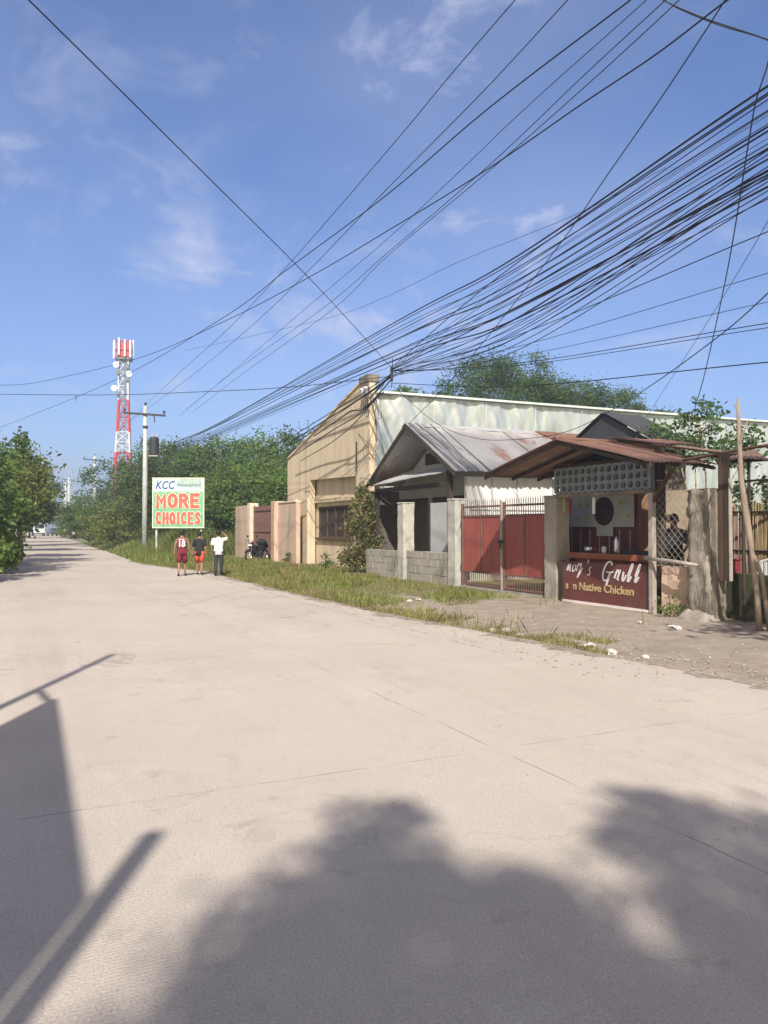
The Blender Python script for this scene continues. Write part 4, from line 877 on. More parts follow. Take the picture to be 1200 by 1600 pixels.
part('exhaust', MB().tube([(.2, -.13, .3), (-.1, -.17, .24), (-.75, -.19, .36)], [.02, .03, .045], 8), 'chrome', mc)
part('seat', MB().rings([[(x, -w_, z), (x, w_, z), (x, w_*.8, z+.09), (x, -w_*.8, z+.09)] for x, w_, z in ((.1, .07, .68), (-.1, .13, .70), (-.45, .12, .74), (-.8, .08, .80))]), 'rubber', mc, bevel=.02)
part('tail_fairing', MB().rings([[(x, -w_, z), (x, w_, z), (x, w_, z+h_), (x, -w_, z+h_)] for x, w_, z, h_ in ((0, .12, .48, .2), (-.4, .13, .55, .19), (-.85, .07, .68, .12))]), 'blackpaint', mc, bevel=.02)
part('handlebar', MB().tube([(.34, -.33, 1.02), (.42, -.18, .99), (.44, 0, .96), (.42, .18, .99), (.34, .33, 1.02)], .014, 7), 'darkmetal', mc)
part('headlight', MB().lathe((.49, 0, .93), (1, 0, -.1), [(.05, 0), (.085, .04), (.085, .07), (.04, .085)], 14), 'chrome', mc, smooth=True)
for sg_ in (-1, 1):
    mr_ = part('mirror', MB().lathe((.36, sg_*.27, 1.22), (1, 0, 0), [(.02, -.015), (.055, 0), (.055, .02)], 12), 'blackpaint', mc); part('stem', MB().tube([(.40, sg_*.2, 1.0), (.37, sg_*.26, 1.2)], .007, 5), 'darkmetal', mr_)
part('number_plate', MB().box(.545, .553, -.12, .12, .76, .84), 'white', mc)
part('kick_stand', MB().tube([(0, .1, .3), (-.04, .25, .01)], .014, 5), 'darkmetal', mc)
bx = solo('delivery_bag', 'dark cloth bundle lying over the motorcycle seat', 'bag', MB().ball((0, 0, .14), .26, .22, .16, 12, 8), 'blackcloth', (-6.15+.35*math.cos(R(62)), 37.2+.35*math.sin(R(62)), .80), 'W', local=True, smooth=True)

# ------------------------------------------------------------------ billboard
bb = thing('billboard', 'roadside billboard, pale top strip over bold red MORE CHOICES on green', 'billboard', (-11.25, 42, 0), 'W')
X0, X1, Z0, Z1 = -12.62, -9.88, 1.66, 4.32; zm = 3.62
part('panel', MB().box(X0, X1, 42, 42.06, Z0, zm), 'bill_green', bb); part('top_panel', MB().box(X0, X1, 42, 42.06, zm, Z1), 'bill_white', bb)
part('printed_skyline', MB().prism([(X0+1.35, zm+.30), (X0+1.2, zm+.5), (X0+1.5, Z1-.02), (X1-.04, Z1-.02), (X1-.04, zm+.1), (X1-.5, zm+.22), (X1-1.0, zm+.20)], 41.992, 41.998), 'bill_tree', bb)
part('frame', MB().box(X0-.05, X0, 41.97, 42.08, Z0-.05, Z1+.05).box(X1, X1+.05, 41.97, 42.08, Z0-.05, Z1+.05).box(X0, X1, 41.97, 42.08, Z1, Z1+.05).box(X0, X1, 41.97, 42.08, Z0-.05, Z0), 'bill_out', bb)
for x in (X0+.1, X1-.2): part('support_post', MB().box(x, x+.1, 42.09, 42.2, -.1, Z1-.1), 'pole', bb)
LET = {'M': [[(0, 0), (0, 1), (.5, .35), (1, 1), (1, 0)]], 'O': [[(.5+.5*math.cos(a), .5+.5*math.sin(a)) for a in [k*math.pi/10 for k in range(21)]]], 'R': [[(0, 0), (0, 1)], [(.15, .98), (.65, .98), (.9, .74), (.65, .5), (.2, .48)], [(.5, .48), (.95, 0)]],
       'E': [[(.9, 1), (0, 1), (0, 0), (.9, 0)], [(0, .52), (.75, .52)]], 'C': [[(.5+.5*math.cos(a), .5+.5*math.sin(a)) for a in [R(45+k*15) for k in range(19)]]], 'H': [[(0, 0), (0, 1)], [(1, 0), (1, 1)], [(0, .5), (1, .5)]], 'I': [[(.5, 0), (.5, 1)]],
       'S': [[(.92, .84), (.6, 1.0), (.2, .93), (.08, .74), (.3, .56), (.7, .44), (.92, .25), (.75, .05), (.35, 0), (.04, .16)]]}
def block_word(mb, word, x0, x1, z0, z1, wd_, y, gap=.35):
    tot = sum(.45 if c == 'I' else 1 for c in word)+gap*(len(word)-1); u = (x1-x0)/tot; x = x0
    for c in word:
        w = u*(.45 if c == 'I' else 1)
        for k, st_ in enumerate([[(.5, 0), (.5, 1)]] if c == 'I' else LET[c]):
            pts = [Vector((x+px_*w, 0, z0+pz*(z1-z0))) for px_, pz in st_]; n = len(pts); Lf = []; Rt = []
            for i, p in enumerate(pts):
                d1 = (p-pts[i-1]).normalized() if i else (pts[1]-p).normalized(); d2 = (pts[i+1]-p).normalized() if i < n-1 else d1
                t = (d1+d2).normalized(); q = Vector((-t.z, 0, t.x))*wd_/2/max(.6, t.dot(d1))
                if i == 0 and c != 'O': p = p-t*wd_*.42
                if i == n-1 and c != 'O': p = p+t*wd_*.42
                Lf.append(p+q); Rt.append(p-q)
            yy = y-.003*k-.0016*(x0 != x)*(word.index(c)+1); mb.add([(p.x, yy, p.z) for p in Lf+Rt], [(i, i+1, n+i+1, n+i) for i in range(n-1)])
        x += w+u*gap
for nm, mm, wd_, y in (('outline_lettering', 'bill_out', .26, 41.988), ('red_lettering', 'bill_red', .19, 41.974)):
    lb = MB(); block_word(lb, 'MORE', X0+.24, X1-.24, 2.79, 3.43, wd_, y, .62); block_word(lb, 'CHOICES', X0+.20, X1-.20, 1.87, 2.43, wd_*.72, y, .80); part(nm, lb, mm, bb)
text_part('blue_lettering', 'KCC', .62, (X0+.10, 41.988, zm+.14), 'bill_blue', bb, .012, .25, .003, .80)
sq = MB(); x = X0+1.25
for k in range(8): sq.ribbon([(x, zm+.26), (x+.05, zm+.44), (x+.09, zm+.28), (x+.14, zm+.40)], .035, 41.984); x += .17
part('small_script', sq, 'bill_blue', bb)

# ------------------------------------------------------------------ poles
def upole(label, loc, h, r=.15, arm=True, tf=True, gm='utility poles down the road', rz=0):
    t = thing('utility_pole', label, 'utility pole', loc, 'W', gm, rz, local=True)
    part('shaft', MB().tube([(0, 0, -.3), (0, 0, h*.5), (-.02, 0, h)], [r, r*.85, r*.66], 12), 'pole', t, smooth=True)
    if arm:
        part('crossarm', MB().hexa([(-1.35, -.2, h-.50), (1.3, -.2, h-.68), (1.3, -.1, h-.68), (-1.35, -.1, h-.50)], [(-1.35, -.2, h-.38), (1.3, -.2, h-.56), (1.3, -.1, h-.56), (-1.35, -.1, h-.38)]), 'darkmetal', t)
        for x, z in ((-1.25, h-.39), (0, h), (1.2, h-.55)): part('insulator', MB().lathe((x, -.12 if x else 0, z), (0, 0, 1), [(.03, 0), (.03, .08), (.08, .1), (.08, .2), (.03, .24)], 10), 'darkmetal', t)
        part('cutout_fuse', MB().tube([(.6, -.2, h-.66), (.68, -.3, h-1.05)], .04, 6), 'darkmetal', t)
    if tf:
        tr = part('transformer', MB().lathe((.55, 0, h-3.1), (0, 0, 1), [(.26, 0), (.30, .06), (.30, 1.05), (.24, 1.14), (.1, 1.18)], 18), 'darkmetal', t, smooth=False)
        part('bushing', MB().tube([(.45, 0, h-1.95), (.42, 0, h-1.7)], .04, 6).tube([(.68, 0, h-1.95), (.72, 0, h-1.7)], .04, 6), 'porcelain', tr); part('base_plate', MB().box(.28, .85, -.26, .26, h-3.18, h-3.1), 'steel', tr)
        part('mounting_band', MB().box(-.18, .3, -.05, .05, h-2.4, h-2.3).box(-.18, .3, -.05, .05, h-2.9, h-2.8).tube([(0, 0, h-1.4), (0, 0, h-1.25)], r*.9, 10), 'darkmetal', t)
    return t
upole('pale concrete utility pole with crossarm and dark transformer left of the billboard', (-14.95, 48, 0), 9.25, .18)
upole('distant bare concrete utility pole with short crossarm over the trees down the road', (-36.2, 96, 0), 10.6, .24, True, False, rz=.2)
upole('farthest paired utility pole just left of the far trees', (-70.5, 170, 0), 11.5, .35, True, False)
upole('farthest utility pole at the very end of road, right one of the pair', (-66.5, 162, 0), 12.2, .35, True, False)

# telecom tower
tw = thing('telecom_tower', 'tall red and white lattice cell tower with antennas rising beyond the trees', 'tower', (-51.0, 150, 0), 'W', None, R(12), local=True)
lv = [0, 4, 8, 12, 16, 20, 24, 27.5, 31, 34.3]; wd = lambda z: 2.0-1.1*min(1, z/26.0)
bands = [(0, 16.2, 'twred'), (16.2, 20.2, 'twwhite'), (20.2, 26.5, 'twred'), (26.5, 34.6, 'twwhite')]
def leg(z0, z1, m):
    mb = MB()
    zs = [z for z in [z0+i*(z1-z0)/max(1, round((z1-z0)/2.6)) for i in range(max(1, round((z1-z0)/2.6))+1)]]
    for a, b_ in zip(zs, zs[1:]):
        ca = [(sx*wd(a)/1.0, sy*wd(a)/1.0, a) for sx, sy in ((-1, -1), (1, -1), (1, 1), (-1, 1))]; cb = [(sx*wd(b_), sy*wd(b_), b_) for sx, sy in ((-1, -1), (1, -1), (1, 1), (-1, 1))]
        for i in range(4):
            j = (i+1) % 4
            mb.tube([ca[i], cb[i]], .17, 5); mb.tube([ca[i], cb[j]], .09, 4); mb.tube([ca[j], cb[i]], .09, 4); mb.tube([cb[i], cb[j]], .10, 4)
    return mb
for a, b_, m in bands: part('lattice_section', leg(a, b_, m), m, tw)
part('cable_ladder', MB().tube([(.3, -1.2, 0), (.3, -1.0, 34)], .12, 5).tube([(.55, -.9, 25), (.55, -.9, 34)], .09, 5), 'twgrey', tw)
pf = MB(); pf.box(-1.5, 1.5, -1.5, 1.5, 34.4, 34.7); part('top_platform', pf, 'twgrey', tw)
fr = MB()
for z in (34.9, 36.2, 38.0):
    for a in ((-1.5, -1.5, 1.5, -1.5), (1.5, -1.5, 1.5, 1.5), (1.5, 1.5, -1.5, 1.5), (-1.5, 1.5, -1.5, -1.5)): fr.tube([(a[0], a[1], z), (a[2], a[3], z)], .1, 5)
part('head_frame', fr, 'twred', tw)
part('shelter_panel', MB().box(-1.2, 1.2, -1.3, 1.3, 34.9, 37.8), 'twred', tw)
for x, y, a in ((-1.6, -1.7, -.3), (-.75, -1.8, .2), (1.35, -1.7, -.2), (1.75, -.4, .2), (-1.9, 0, -.2), (.35, -1.8, -.1)): part('antenna', MB().box(x-.16, x+.16, y-.12, y+.12, 34.9+a, 38.2+a), 'twwhite', tw)
for x, y, z in ((-1.6, -1.2, 28.6), (-1.3, -1.2, 33.2), (1.1, -1.2, 31.5)): part('dish', MB().lathe((x, y-.2, z), (0, -1, 0), [(.1, -.3), (.6, 0), (.6, .12), (.1, .16)], 14), 'twwhite', tw)
cab = MB(); [cab.box(x-.3, x+.3, -1.5, -1.0, z, z+.8) for x, z in ((-.9, 27.2), (.8, 30.2), (.8, 32.6), (-1, 31.4))]; part('radio_box', cab, 'twgrey', tw)

# ------------------------------------------------------------------ vehicles far down the road
def wheels(t, xs, hw, r):
    for x in xs:
        for sg_ in (-1, 1):
            w = part('wheel', MB().lathe((x, sg_*hw-.1, r), (0, 1, 0), [(r*.9, 0), (r, .03), (r, .17), (r*.9, .2)], 16), 'rubber', t); part('rim', MB().lathe((x, sg_*hw-.12, r), (0, 1, 0), [(r*.5, 0), (r*.5, .24)], 10), 'chrome', w)
vt = thing('truck', 'small white box truck with blue side band parked at the end of the road', 'truck', (-67.5, 150, 0), 'W', None, R(-62), local=True)
part('cargo_box', MB().box(-3.2, .9, -1.1, 1.1, .9, 3.2), 'vanwhite', vt, bevel=.05); part('blue_band', MB().box(-3.22, .92, -1.12, 1.12, .9, 1.6), 'carblue', vt)
part('cab', MB().prism([(1.0, .55), (2.7, .55), (2.7, 1.4), (2.35, 2.4), (1.0, 2.45)], -1.0, 1.0), 'vanwhite', vt, bevel=.06)
part('windscreen', MB().hexa([(2.72, -.85, 1.45), (2.72, .85, 1.45), (2.40, .8, 2.3), (2.40, -.8, 2.3)], [(2.74, -.85, 1.46), (2.74, .85, 1.46), (2.42, .8, 2.31), (2.42, -.8, 2.31)]), 'glass', vt)
part('chassis', MB().box(-3.1, 2.6, -.9, .9, .4, .85), 'darkmetal', vt); wheels(vt, (-2.2, 1.8), .95, .42)
vc = thing('car', 'dark blue sedan beside the white truck at the end of the road', 'car', (-62.6, 146, 0), 'W', None, R(-50), local=True)
part('body', MB().prism([(-2.2, .35), (2.2, .35), (2.25, .75), (1.9, .9), (1.1, 1.0), (-1.5, 1.02), (-2.2, .95)], -.85, .85), 'carblue', vc, bevel=.08)
part('cabin', MB().prism([(-1.6, 1.0), (1.0, 1.0), (.35, 1.45), (-1.1, 1.47)], -.72, .72), 'glass', vc, bevel=.05); part('roof', MB().box(-1.05, .3, -.68, .68, 1.47, 1.5), 'carblue', vc)
for sg_ in (-1, 1): part('headlight', MB().box(2.15, 2.27, sg_*.6-.18, sg_*.6+.18, .62, .78), 'chrome', vc)
part('bumper', MB().box(2.2, 2.32, -.8, .8, .3, .5), 'darkmetal', vc); wheels(vc, (-1.35, 1.35), .82, .32)
scp = thing('scooter', 'dark scooter with white front stopped on the far right road side', 'scooter', (-47.2, 117, 0), 'W', None, R(-80), local=True)
part('wheel', MB().torus((.6, 0, .25), (0, 1, 0), .2, .06), 'rubber', scp); part('wheel', MB().torus((-.6, 0, .25), (0, 1, 0), .2, .06), 'rubber', scp)
part('body', MB().prism([(-.8, .5), (-.7, .85), (-.1, .8), (.05, .35), (.4, .35), (.5, 1.0), (.62, .6), (.3, .22), (-.3, .25)], -.14, .14), 'blackpaint', scp, bevel=.03); part('front_shield', MB().box(.5, .58, -.2, .2, .45, 1.05), 'white', scp); part('handlebar', MB().tube([(.42, -.33, 1.08), (.42, .33, 1.08)], .02, 6), 'darkmetal', scp)
person('tiny far pedestrian in white top at the right edge of the road end', (-49.5, 119, 0), R(170), 1.65, 'whitecloth', 'darkcloth', stride=.1)

# ------------------------------------------------------------------ trees
def px_tree(label, px, d, topy, spread, lm, n, size, k=6, seed=0, name='roadside_tree', group='trees along the right side of the road', asp=.5, zlo=.12, sig=.17, sub=30, droop=.2, r0=.14):
    x = (px-600)/FPX*d; h = (EYE+(824-topy)/FPX*d)*.93
    return tree(name, label, 'tree', (x, d, -.1), rand_blobs(h, spread, k, seed, zlo), n, size, lm, seed=seed, group=group, asp=asp, sig=sig, sub=sub, droop=droop, r0=r0)
far = [(130, 150, 768, 5, 'leafD', 'pale distant tree farthest down the right side of the road'), (150, 125, 758, 8, 'leafA', 'distant round tree right of the pale one below the far pole'),
       (116, 130, 795, 3.2, 'leafA', 'small distant dark tree at the right side where the road ends')]
for i, (px, d, ty, sp_, lm, lab) in enumerate(far): px_tree(lab, px, d, ty, sp_, M[lm], 2600, .55, 6, 100+i)
bank = [(178, 96, 752, 4.5, 'leafE', 'dark tree at left end of the roadside tree bank'), (204, 84, 722, 4.5, 'leafA', 'tall dark tree in front of the telecom tower foot'),
        (222, 72, 690, 6, 'leafC', 'rounded tree directly behind the transformer pole'), (252, 68, 672, 5.6, 'leafA', 'tall tree right behind the transformer, above the billboard left edge'),
        (288, 66, 680, 5.6, 'leafE', 'dark tree behind the billboard centre'), (322, 64, 690, 5.2, 'leafC', 'tree behind the right edge of the billboard'),
        (352, 62, 672, 5.4, 'leafB', 'bright green tree between billboard and beige wall'), (392, 62, 664, 5.6, 'leafA', 'tall tree above the short beige wall panel'),
        (432, 60, 655, 5.6, 'leafB', 'green tree above the dark slatted gate'), (468, 60, 648, 5.2, 'leafE', 'tall dark tree touching the warehouse gable slope')]
for i, (px, d, ty, sp_, lm, lab) in enumerate(bank): px_tree(lab, px, d, ty, sp_, M[lm], 8500, .25, 8, 200+i, sig=.15, sub=22)
low = [(140, 78, 785, 4.2, 'leafD', 'yellowish shrubby tree low at the left end of the bank'), (168, 66, 775, 4, 'leafA', 'low bushy tree left of the transformer pole'), (205, 58, 765, 4, 'leafD', 'dark low tree just left of pole base'),
       (265, 54, 735, 3.6, 'leafE', 'dark low tree behind the billboard top'), (335, 50, 735, 3.6, 'leafB', 'low bright tree right of the billboard'), (372, 49, 712, 3.6, 'leafB', 'bright feathery tree behind the short wall panel'), (412, 48, 700, 3.8, 'leafB', 'bright feathery tree behind the slatted gate'), (448, 47, 712, 3.4, 'leafB', 'bright low tree hugging the warehouse left corner')]
for i, (px, d, ty, sp_, lm, lab) in enumerate(low): px_tree(lab, px, d, ty, sp_, M[lm], 7500, .20, 8, 300+i, 'bushy_tree', sig=.16, sub=20)
# behind the long silver wall
bt_ = 'trees behind the warehouse'
def bl(lst): return lst
tree('acacia_tree', 'large feathery acacia above the silver wall centre', 'tree', (8.4, 55, -.1), [(-3.2, 0, 11.0, 1.9, 2, 1.5), (-1.0, .5, 12.9, 2.1, 2.2, 1.5), (1.4, 0, 12.7, 2.2, 2.2, 1.5), (3.8, .5, 11.6, 2.0, 2, 1.3), (0, -1, 10.8, 3.0, 2, 1.6), (-4.0, 1, 9.8, 1.5, 2, 1.1), (3.0, 0, 10.2, 2.8, 2, 1.5)], 20000, .24, M['leafC'], group=bt_, sub=26, sig=.2, r0=.28, seed=61, asp=.32)
tree('acacia_tree', 'lower feathery acacia right of the large one above the silver wall', 'tree', (15.8, 58, -.1), [(-2.4, 0, 11.2, 2.0, 2, 1.2), (0, 0, 11.6, 1.7, 2, 1.2), (2.0, 0, 10.9, 1.7, 2, 1.1), (4.0, 0, 10.0, 1.5, 1.6, .9)], 10000, .24, M['leafC'], group=bt_, sub=22, sig=.22, r0=.2, seed=62, asp=.32)
tree('acacia_tree', 'small dark tree crown peeking over the warehouse corner', 'tree', (1.35, 50, -.1), [(0, 0, 9.6, 1.3, 1.4, 1.1), (-.5, 0, 8.8, 1.2, 1.4, 1)], 2600, .24, M['leafA'], group=bt_, seed=63)
tree('broadleaf_tree', 'sparse broad-leaved tree in front of the silver wall behind the stall', 'tree', (8.9, 21.2, -.1), [(-.9, 0, 4.3, .75, .7, .45), (-.2, 0, 4.9, .55, .6, .4), (.6, 0, 4.2, .8, .7, .5), (1.1, 0, 3.7, .6, .6, .4), (-.3, 0, 3.8, .9, .7, .5)], 1500, .17, M['leafC'], 'bark', r0=.07, asp=.45, sub=16, sig=.24, seed=71)
tree('broadleaf_tree', 'leafy yard tree behind the bamboo fence at right edge', 'tree', (10.6, 19.5, -.1), [(-.8, 0, 2.4, 1.0, .6, .7), (.6, 0, 2.7, 1.0, .7, .8), (.3, 0, 4.3, .7, .7, .5), (1.3, 0, 4.9, .8, .7, .5)], 2600, .16, M['leafE'], 'bark', r0=.07, seed=72)
# left side of the road
lt = 'trees along the left side of the road'
left = [(0, 34, 680, 3.4, 'leafD', 'yellow-leaved tree at the left edge of the picture', 'broadleaf_tree', .30), (22, 40, 672, 2.6, 'leafA', 'tallest green tree with a thin top sprig on the left roadside', 'roadside_tree', .26), (38, 52, 702, 3.6, 'leafE', 'dark rounded tree second along the left roadside', 'roadside_tree', .30),
        (44, 66, 722, 4.0, 'leafE', 'dark tree third along the left roadside', 'roadside_tree', .34), (62, 84, 765, 3.6, 'leafE', 'dark tree fourth along the left roadside', 'roadside_tree', .4), (70, 115, 785, 3.6, 'leafE', 'farthest dark tree along the left roadside', 'roadside_tree', .5), (-50, 27, 640, 3.6, 'leafA', 'tree reaching in from outside the left edge', 'roadside_tree', .28)]
for i, (px, d, ty, sp_, lm, lab, nm, sz) in enumerate(left): px_tree(lab, px-24, d, ty, sp_, M[lm], 7500, sz*.85, 7, 400+i, nm, lt, asp=.42, sig=.19, zlo=.30)
tree('roadside_tree', 'thin tree top sprig above left trees', 'tree', (-18.5, 39, -.1), [(0, 0, 6.2, .35, .4, .5), (.2, 0, 5.2, .6, .6, .6)], 700, .24, M['leafA'], group=lt, seed=431)
sb_ = [(18, 27.5, 2.3, 2.0, 'broad-leaved yellow-green bush on the left road edge'), (-30, 22.5, 2.6, 2.2, 'leafy bush at the far left edge nearer the camera'), (33, 33, 1.9, 1.5, 'rounded leafy bush behind the first bush on the left road edge')]
for i, (px, d, h, sp_, lab) in enumerate(sb_):
    x = (px-600)/FPX*d
    tree('bush', lab, 'bush', (x-1.0, d, -.1), [(0, 0, h*.55, sp_*.55, sp_*.5, h*.45), (-.8, .3, h*.7, sp_*.5, sp_*.5, h*.4), (.5, -.2, h*.35, sp_*.45, sp_*.45, h*.33)], 2600, .26, M['leafD'] if i else M['leafB'], r0=.05, group='bushes on the left road edge', seed=440+i, asp=.5, sub=22)
# trees out of view that shade the road
tree('roadside_tree', 'tree left of the frame that throws shade on the near left road', 'tree', (-13.2, 15.5, -.1), rand_blobs(5.6, 3.3, 6, 501), 5000, .28, M['leafA'], group=lt, seed=501)
tree('roadside_tree', 'second tree left of the frame shading the left road', 'tree', (-14.6, 20.5, -.1), rand_blobs(6.5, 3.2, 6, 502), 5000, .28, M['leafA'], group=lt, seed=502)
tree('yard_tree', 'tree outside the right edge shading the ground by the slender trunk', 'tree', (8.1, 6.9, -.1), [(-1.2, 0, 4.6, 1.6, 1.6, .9), (.6, .3, 4.9, 1.6, 1.6, .9), (-.2, 1.2, 4.4, 1.4, 1.3, .8), (1.6, 1.4, 4.6, 1.5, 1.5, .8)], 7000, .2, M['leafA'], seed=511)
# big tree behind the camera, its shade falls over the near road
CO = 1/math.tan(SUN_EL)
def shade_blob(x, y, z, r, ry=None): return (x, y-z*CO, z, r, ry or r*.85, r*.5)
Bl = [shade_blob(x, y, z+3.0, rr_) for x, y, z, rr_ in ((.0, 4.50, 7.2, .26), (-.02, 3.95, 7.3, .38), (-.32, 3.4, 7.2, .36), (.20, 3.4, 7.5, .48), (.62, 3.55, 7.2, .32), (.45, 2.9, 7.5, .55), (-.42, 2.9, 7.3, .40), (.86, 2.95, 7.2, .34), (.2, 2.2, 7.6, .8), (-.45, 2.2, 7.3, .6), (1.0, 2.35, 7.6, .55), (1.3, 1.6, 7.6, .75), (-.3, 1.4, 7.4, .6),
    (1.60, 4.62, 7.4, .33), (1.36, 4.15, 7.2, .28), (2.0, 4.05, 7.3, .48), (1.42, 3.65, 7.5, .26), (1.85, 3.4, 7.4, .46), (2.6, 3.8, 7.5, .6), (2.1, 2.7, 7.6, .6), (1.5, 3.2, 7.4, .30), (1.55, 2.85, 7.4, .36), (1.35, 2.5, 7.4, .3), (2.9, 2.8, 7.5, .7), (3.3, 3.7, 7.6, .55), (2.4, 1.8, 7.7, .7))]
tb = (2.2, -10.5, -.1)
tree('shade_tree', 'large tree behind the viewer whose crown shadow falls on the near road', 'tree', tb, [(a-tb[0], b_-tb[1], c, d, e, f) for a, b_, c, d, e, f in Bl], 15000, .13, M['leafB'], r0=.10, seed=521, sub=22, sig=.26, asp=.6)

# bush in front of the warehouse corner
tree('flowering_bush', 'tall reddish-green bush growing against the warehouse corner', 'bush', tuple(W(-4.05, .35, -.05)), [(0, 0, .9, .62, .6, .75), (0, .1, 1.8, .52, .5, .7), (.05, .1, 2.55, .38, .4, .55), (-.05, .1, 3.0, .22, .25, .3), (-.35, -.2, .5, .45, .4, .4), (.3, -.2, .5, .4, .4, .4)], 4200, .13, M['leafR'], 'bark', r0=.05, seed=81, sub=30, sig=.24, asp=.5)
# slender leaning trunk at right
sl_ = thing('slender_tree', 'slender bare pale tree trunk leaning left at the right edge', 'tree', (6.0, 12.3, 0), 'W')
pts = [P(1187, 988, 12.3), P(1183, 930, 12.3), P(1176, 870, 12.3), P(1166, 805, 12.3), P(1158, 750, 12.3), P(1155, 690, 12.3), P(1154, 650, 12.3), P(1153, 622, 12.3)]; pts[0].z = -.1
part('trunk', MB().tube(pts, [.056, .045, .042, .054, .042, .036, .030, .018], 10).tube([P(1203, 985, 12.25)-Vector((0, 0, .05)), P(1190, 900, 12.3), P(1178, 868, 12.3)], [.042, .038, .03], 8), 'bark', sl_, smooth=True)
part('cut_branch', MB().tube([P(1154, 700, 12.3), P(1162, 672, 12.2), P(1170, 655, 12.2)], [.022, .014, .008], 6).tube([P(1155, 648, 12.3), P(1148, 632, 12.3)], [.02, .01], 6), 'bark', sl_)
# young weeds at the pillar foot
def weed(label, s, v, h, n, size, lm, seed, spread=.25):
    tree('weed_plant', label, 'plant', tuple(W(s, v, verge_z(s, v)-.02)), [(0, 0, h*.55, spread, spread, h*.5), (.1, .05, h*.3, spread*1.2, spread, h*.3)], n, size, lm, r0=.008, seed=seed, group='weeds along the wall foot')
weed('green weed clump at the foot of the rough pillar and plaster wall', 11.15, -.2, .42, 260, .055, M['leafB'], 90)
weed('small weed clump in front of the beige warehouse column', -12.2, .2, .5, 260, .09, M['leafA'], 91)
weed('low weed clump at the foot of the bush', -6.6, -.1, .6, 300, .09, M['leafA'], 92)

# ------------------------------------------------------------------ grass
def blades(P_, H_, Wd, seed, bend=.35):
    r = np.random.default_rng(seed); n = len(P_); a = r.random(n)*2*np.pi; dx = np.cos(a); dy = np.sin(a)
    lean = r.random(n)*bend; b_ = r.random(n)*2*np.pi
    tip = P_+np.stack([np.cos(b_)*lean*H_, np.sin(b_)*lean*H_, H_], 1); w = np.stack([dx*Wd, dy*Wd, np.zeros(n)], 1)
    mid = (P_+tip)/2+np.stack([0*dx, 0*dy, H_*.08], 1)
    v = np.stack([P_-w, P_+w, mid+w*.8, tip, mid-w*.8], 1).reshape(-1, 3)
    return np_mesh('grass', v, 5, np.arange(n*5))
def gscatter(n, s0, s1, v0, v1, fn, seed):
    r = np.random.default_rng(seed); s = r.uniform(s0, s1, n); v = r.uniform(v0, v1, n); out = []; hh = []
    for a, b_ in zip(s, v):
        k = fn(a, b_, r.random())
        if k: out.append(W(a, b_, verge_z(a, b_)-.02)); hh.append(k)
    return np.array([tuple(p) for p in out]), np.array(hh)
def edge(s, v): p = W(s, v); return p.x-road_right(p.y)
def f_tall(s, v, q):
    e = edge(s, v)
    if e < .1: return 0
    if -19.5 < s and v > -.1: return 0
    if -22.1 < s < -14 and v > -2.2+.4*math.sin(s*3): return 0
    fade = min(1, max(0, (-13.0-s)/5.0)); h = (.12+min(1.25, e*.33)*fade)*(.6+.6*q)
    return h if h > .02 else 0
p_, h_ = gscatter(60000, -62, -11, -6, 9, f_tall, 1)
o_ = solo('grass', 'tall green grass filling the roadside bank below the billboard', 'grass', blades(p_, h_, .022, 1, .5), 'grass', fr='W', kind='stuff', local=True)
def f_low(s, v, q):
    e = edge(s, v)
    if e < .03 or v > -.12: return 0
    nz = vnoise(s*.9, v*1.1)+.5*math.sin(s*2.2+v*1.9)
    lim = .9-.16*max(0, s) if s > 0 else 1.4
    strip = 2.2 if e < .85+.45*math.sin(s*1.3)+.25*math.sin(s*3.7) and s < 13.5 else 0
    if nz > lim+strip-.35: return 0
    if q > .97: return .16+.22*((q-.97)/.03)
    if s > 8 and q > (.8 if strip else .2): return 0
    if -22 < s < -14.5 and v > -2.2: return 0
    return (.02+.075*q)*(1.4 if s < 0 else 1)*(.45+.8*max(0, min(1, .5+.5*math.sin(s*1.7+2*math.sin(v*2.1)))))
p_, h_ = gscatter(60000, -14, 14, -6, 0, f_low, 2)
solo('grass', 'short patchy dry grass on the dirt verge before the walls', 'grass', blades(p_, h_, .009, 2, .9), 'grassdry', fr='W', kind='stuff', local=True)
def f_lush(s, v, q):
    e = edge(s, v); nz = math.sin(s*1.1+1)+math.sin(v*2+s*.7)
    if e < .15 or v > -.6 or nz < .1: return 0
    return .06+.12*q
p_, h_ = gscatter(22000, -12, 7, -5.5, -.3, f_lush, 3)
solo('grass', 'greener grass tufts on the verge near the pale pillars', 'grass', blades(p_, h_, .011, 3, .7), 'grass', fr='W', kind='stuff', local=True)
def f_edge(s, v, q):
    e = edge(s, v); lim_ = .75+.35*math.sin(s*1.5+1)+.3*math.sin(s*4.1)+.25*math.sin(s*9.3)
    if e < .04 or e > lim_ or s > 13.2+math.sin(v*9): return 0
    if q < .25*(s > 7)+.2*(math.sin(s*6+v*5) > .4): return 0
    return .03+.10*q*q+(.12 if q > .985 else 0)
p_, h_ = gscatter(60000, .5, 13.8, -5.4, -2.0, f_edge, 5)
solo('grass', 'ragged dry grass fringe along the concrete edge toward the stall', 'grass', blades(p_, h_, .008, 5, .9), 'grassdry', fr='W', kind='stuff', local=True)
# left verge
r_l = np.random.default_rng(9); yl = r_l.uniform(12, 90, 16000); xl = -1.05-.46*yl-r_l.random(16000)*4-.05; hl = .1+.5*r_l.random(16000)
solo('grass', 'weedy grass strip along the left road edge under the trees', 'grass', blades(np.stack([xl, yl, np.full(16000, -.14)], 1), hl, .03, 9, .6), 'grass', fr='W', kind='stuff', local=True)

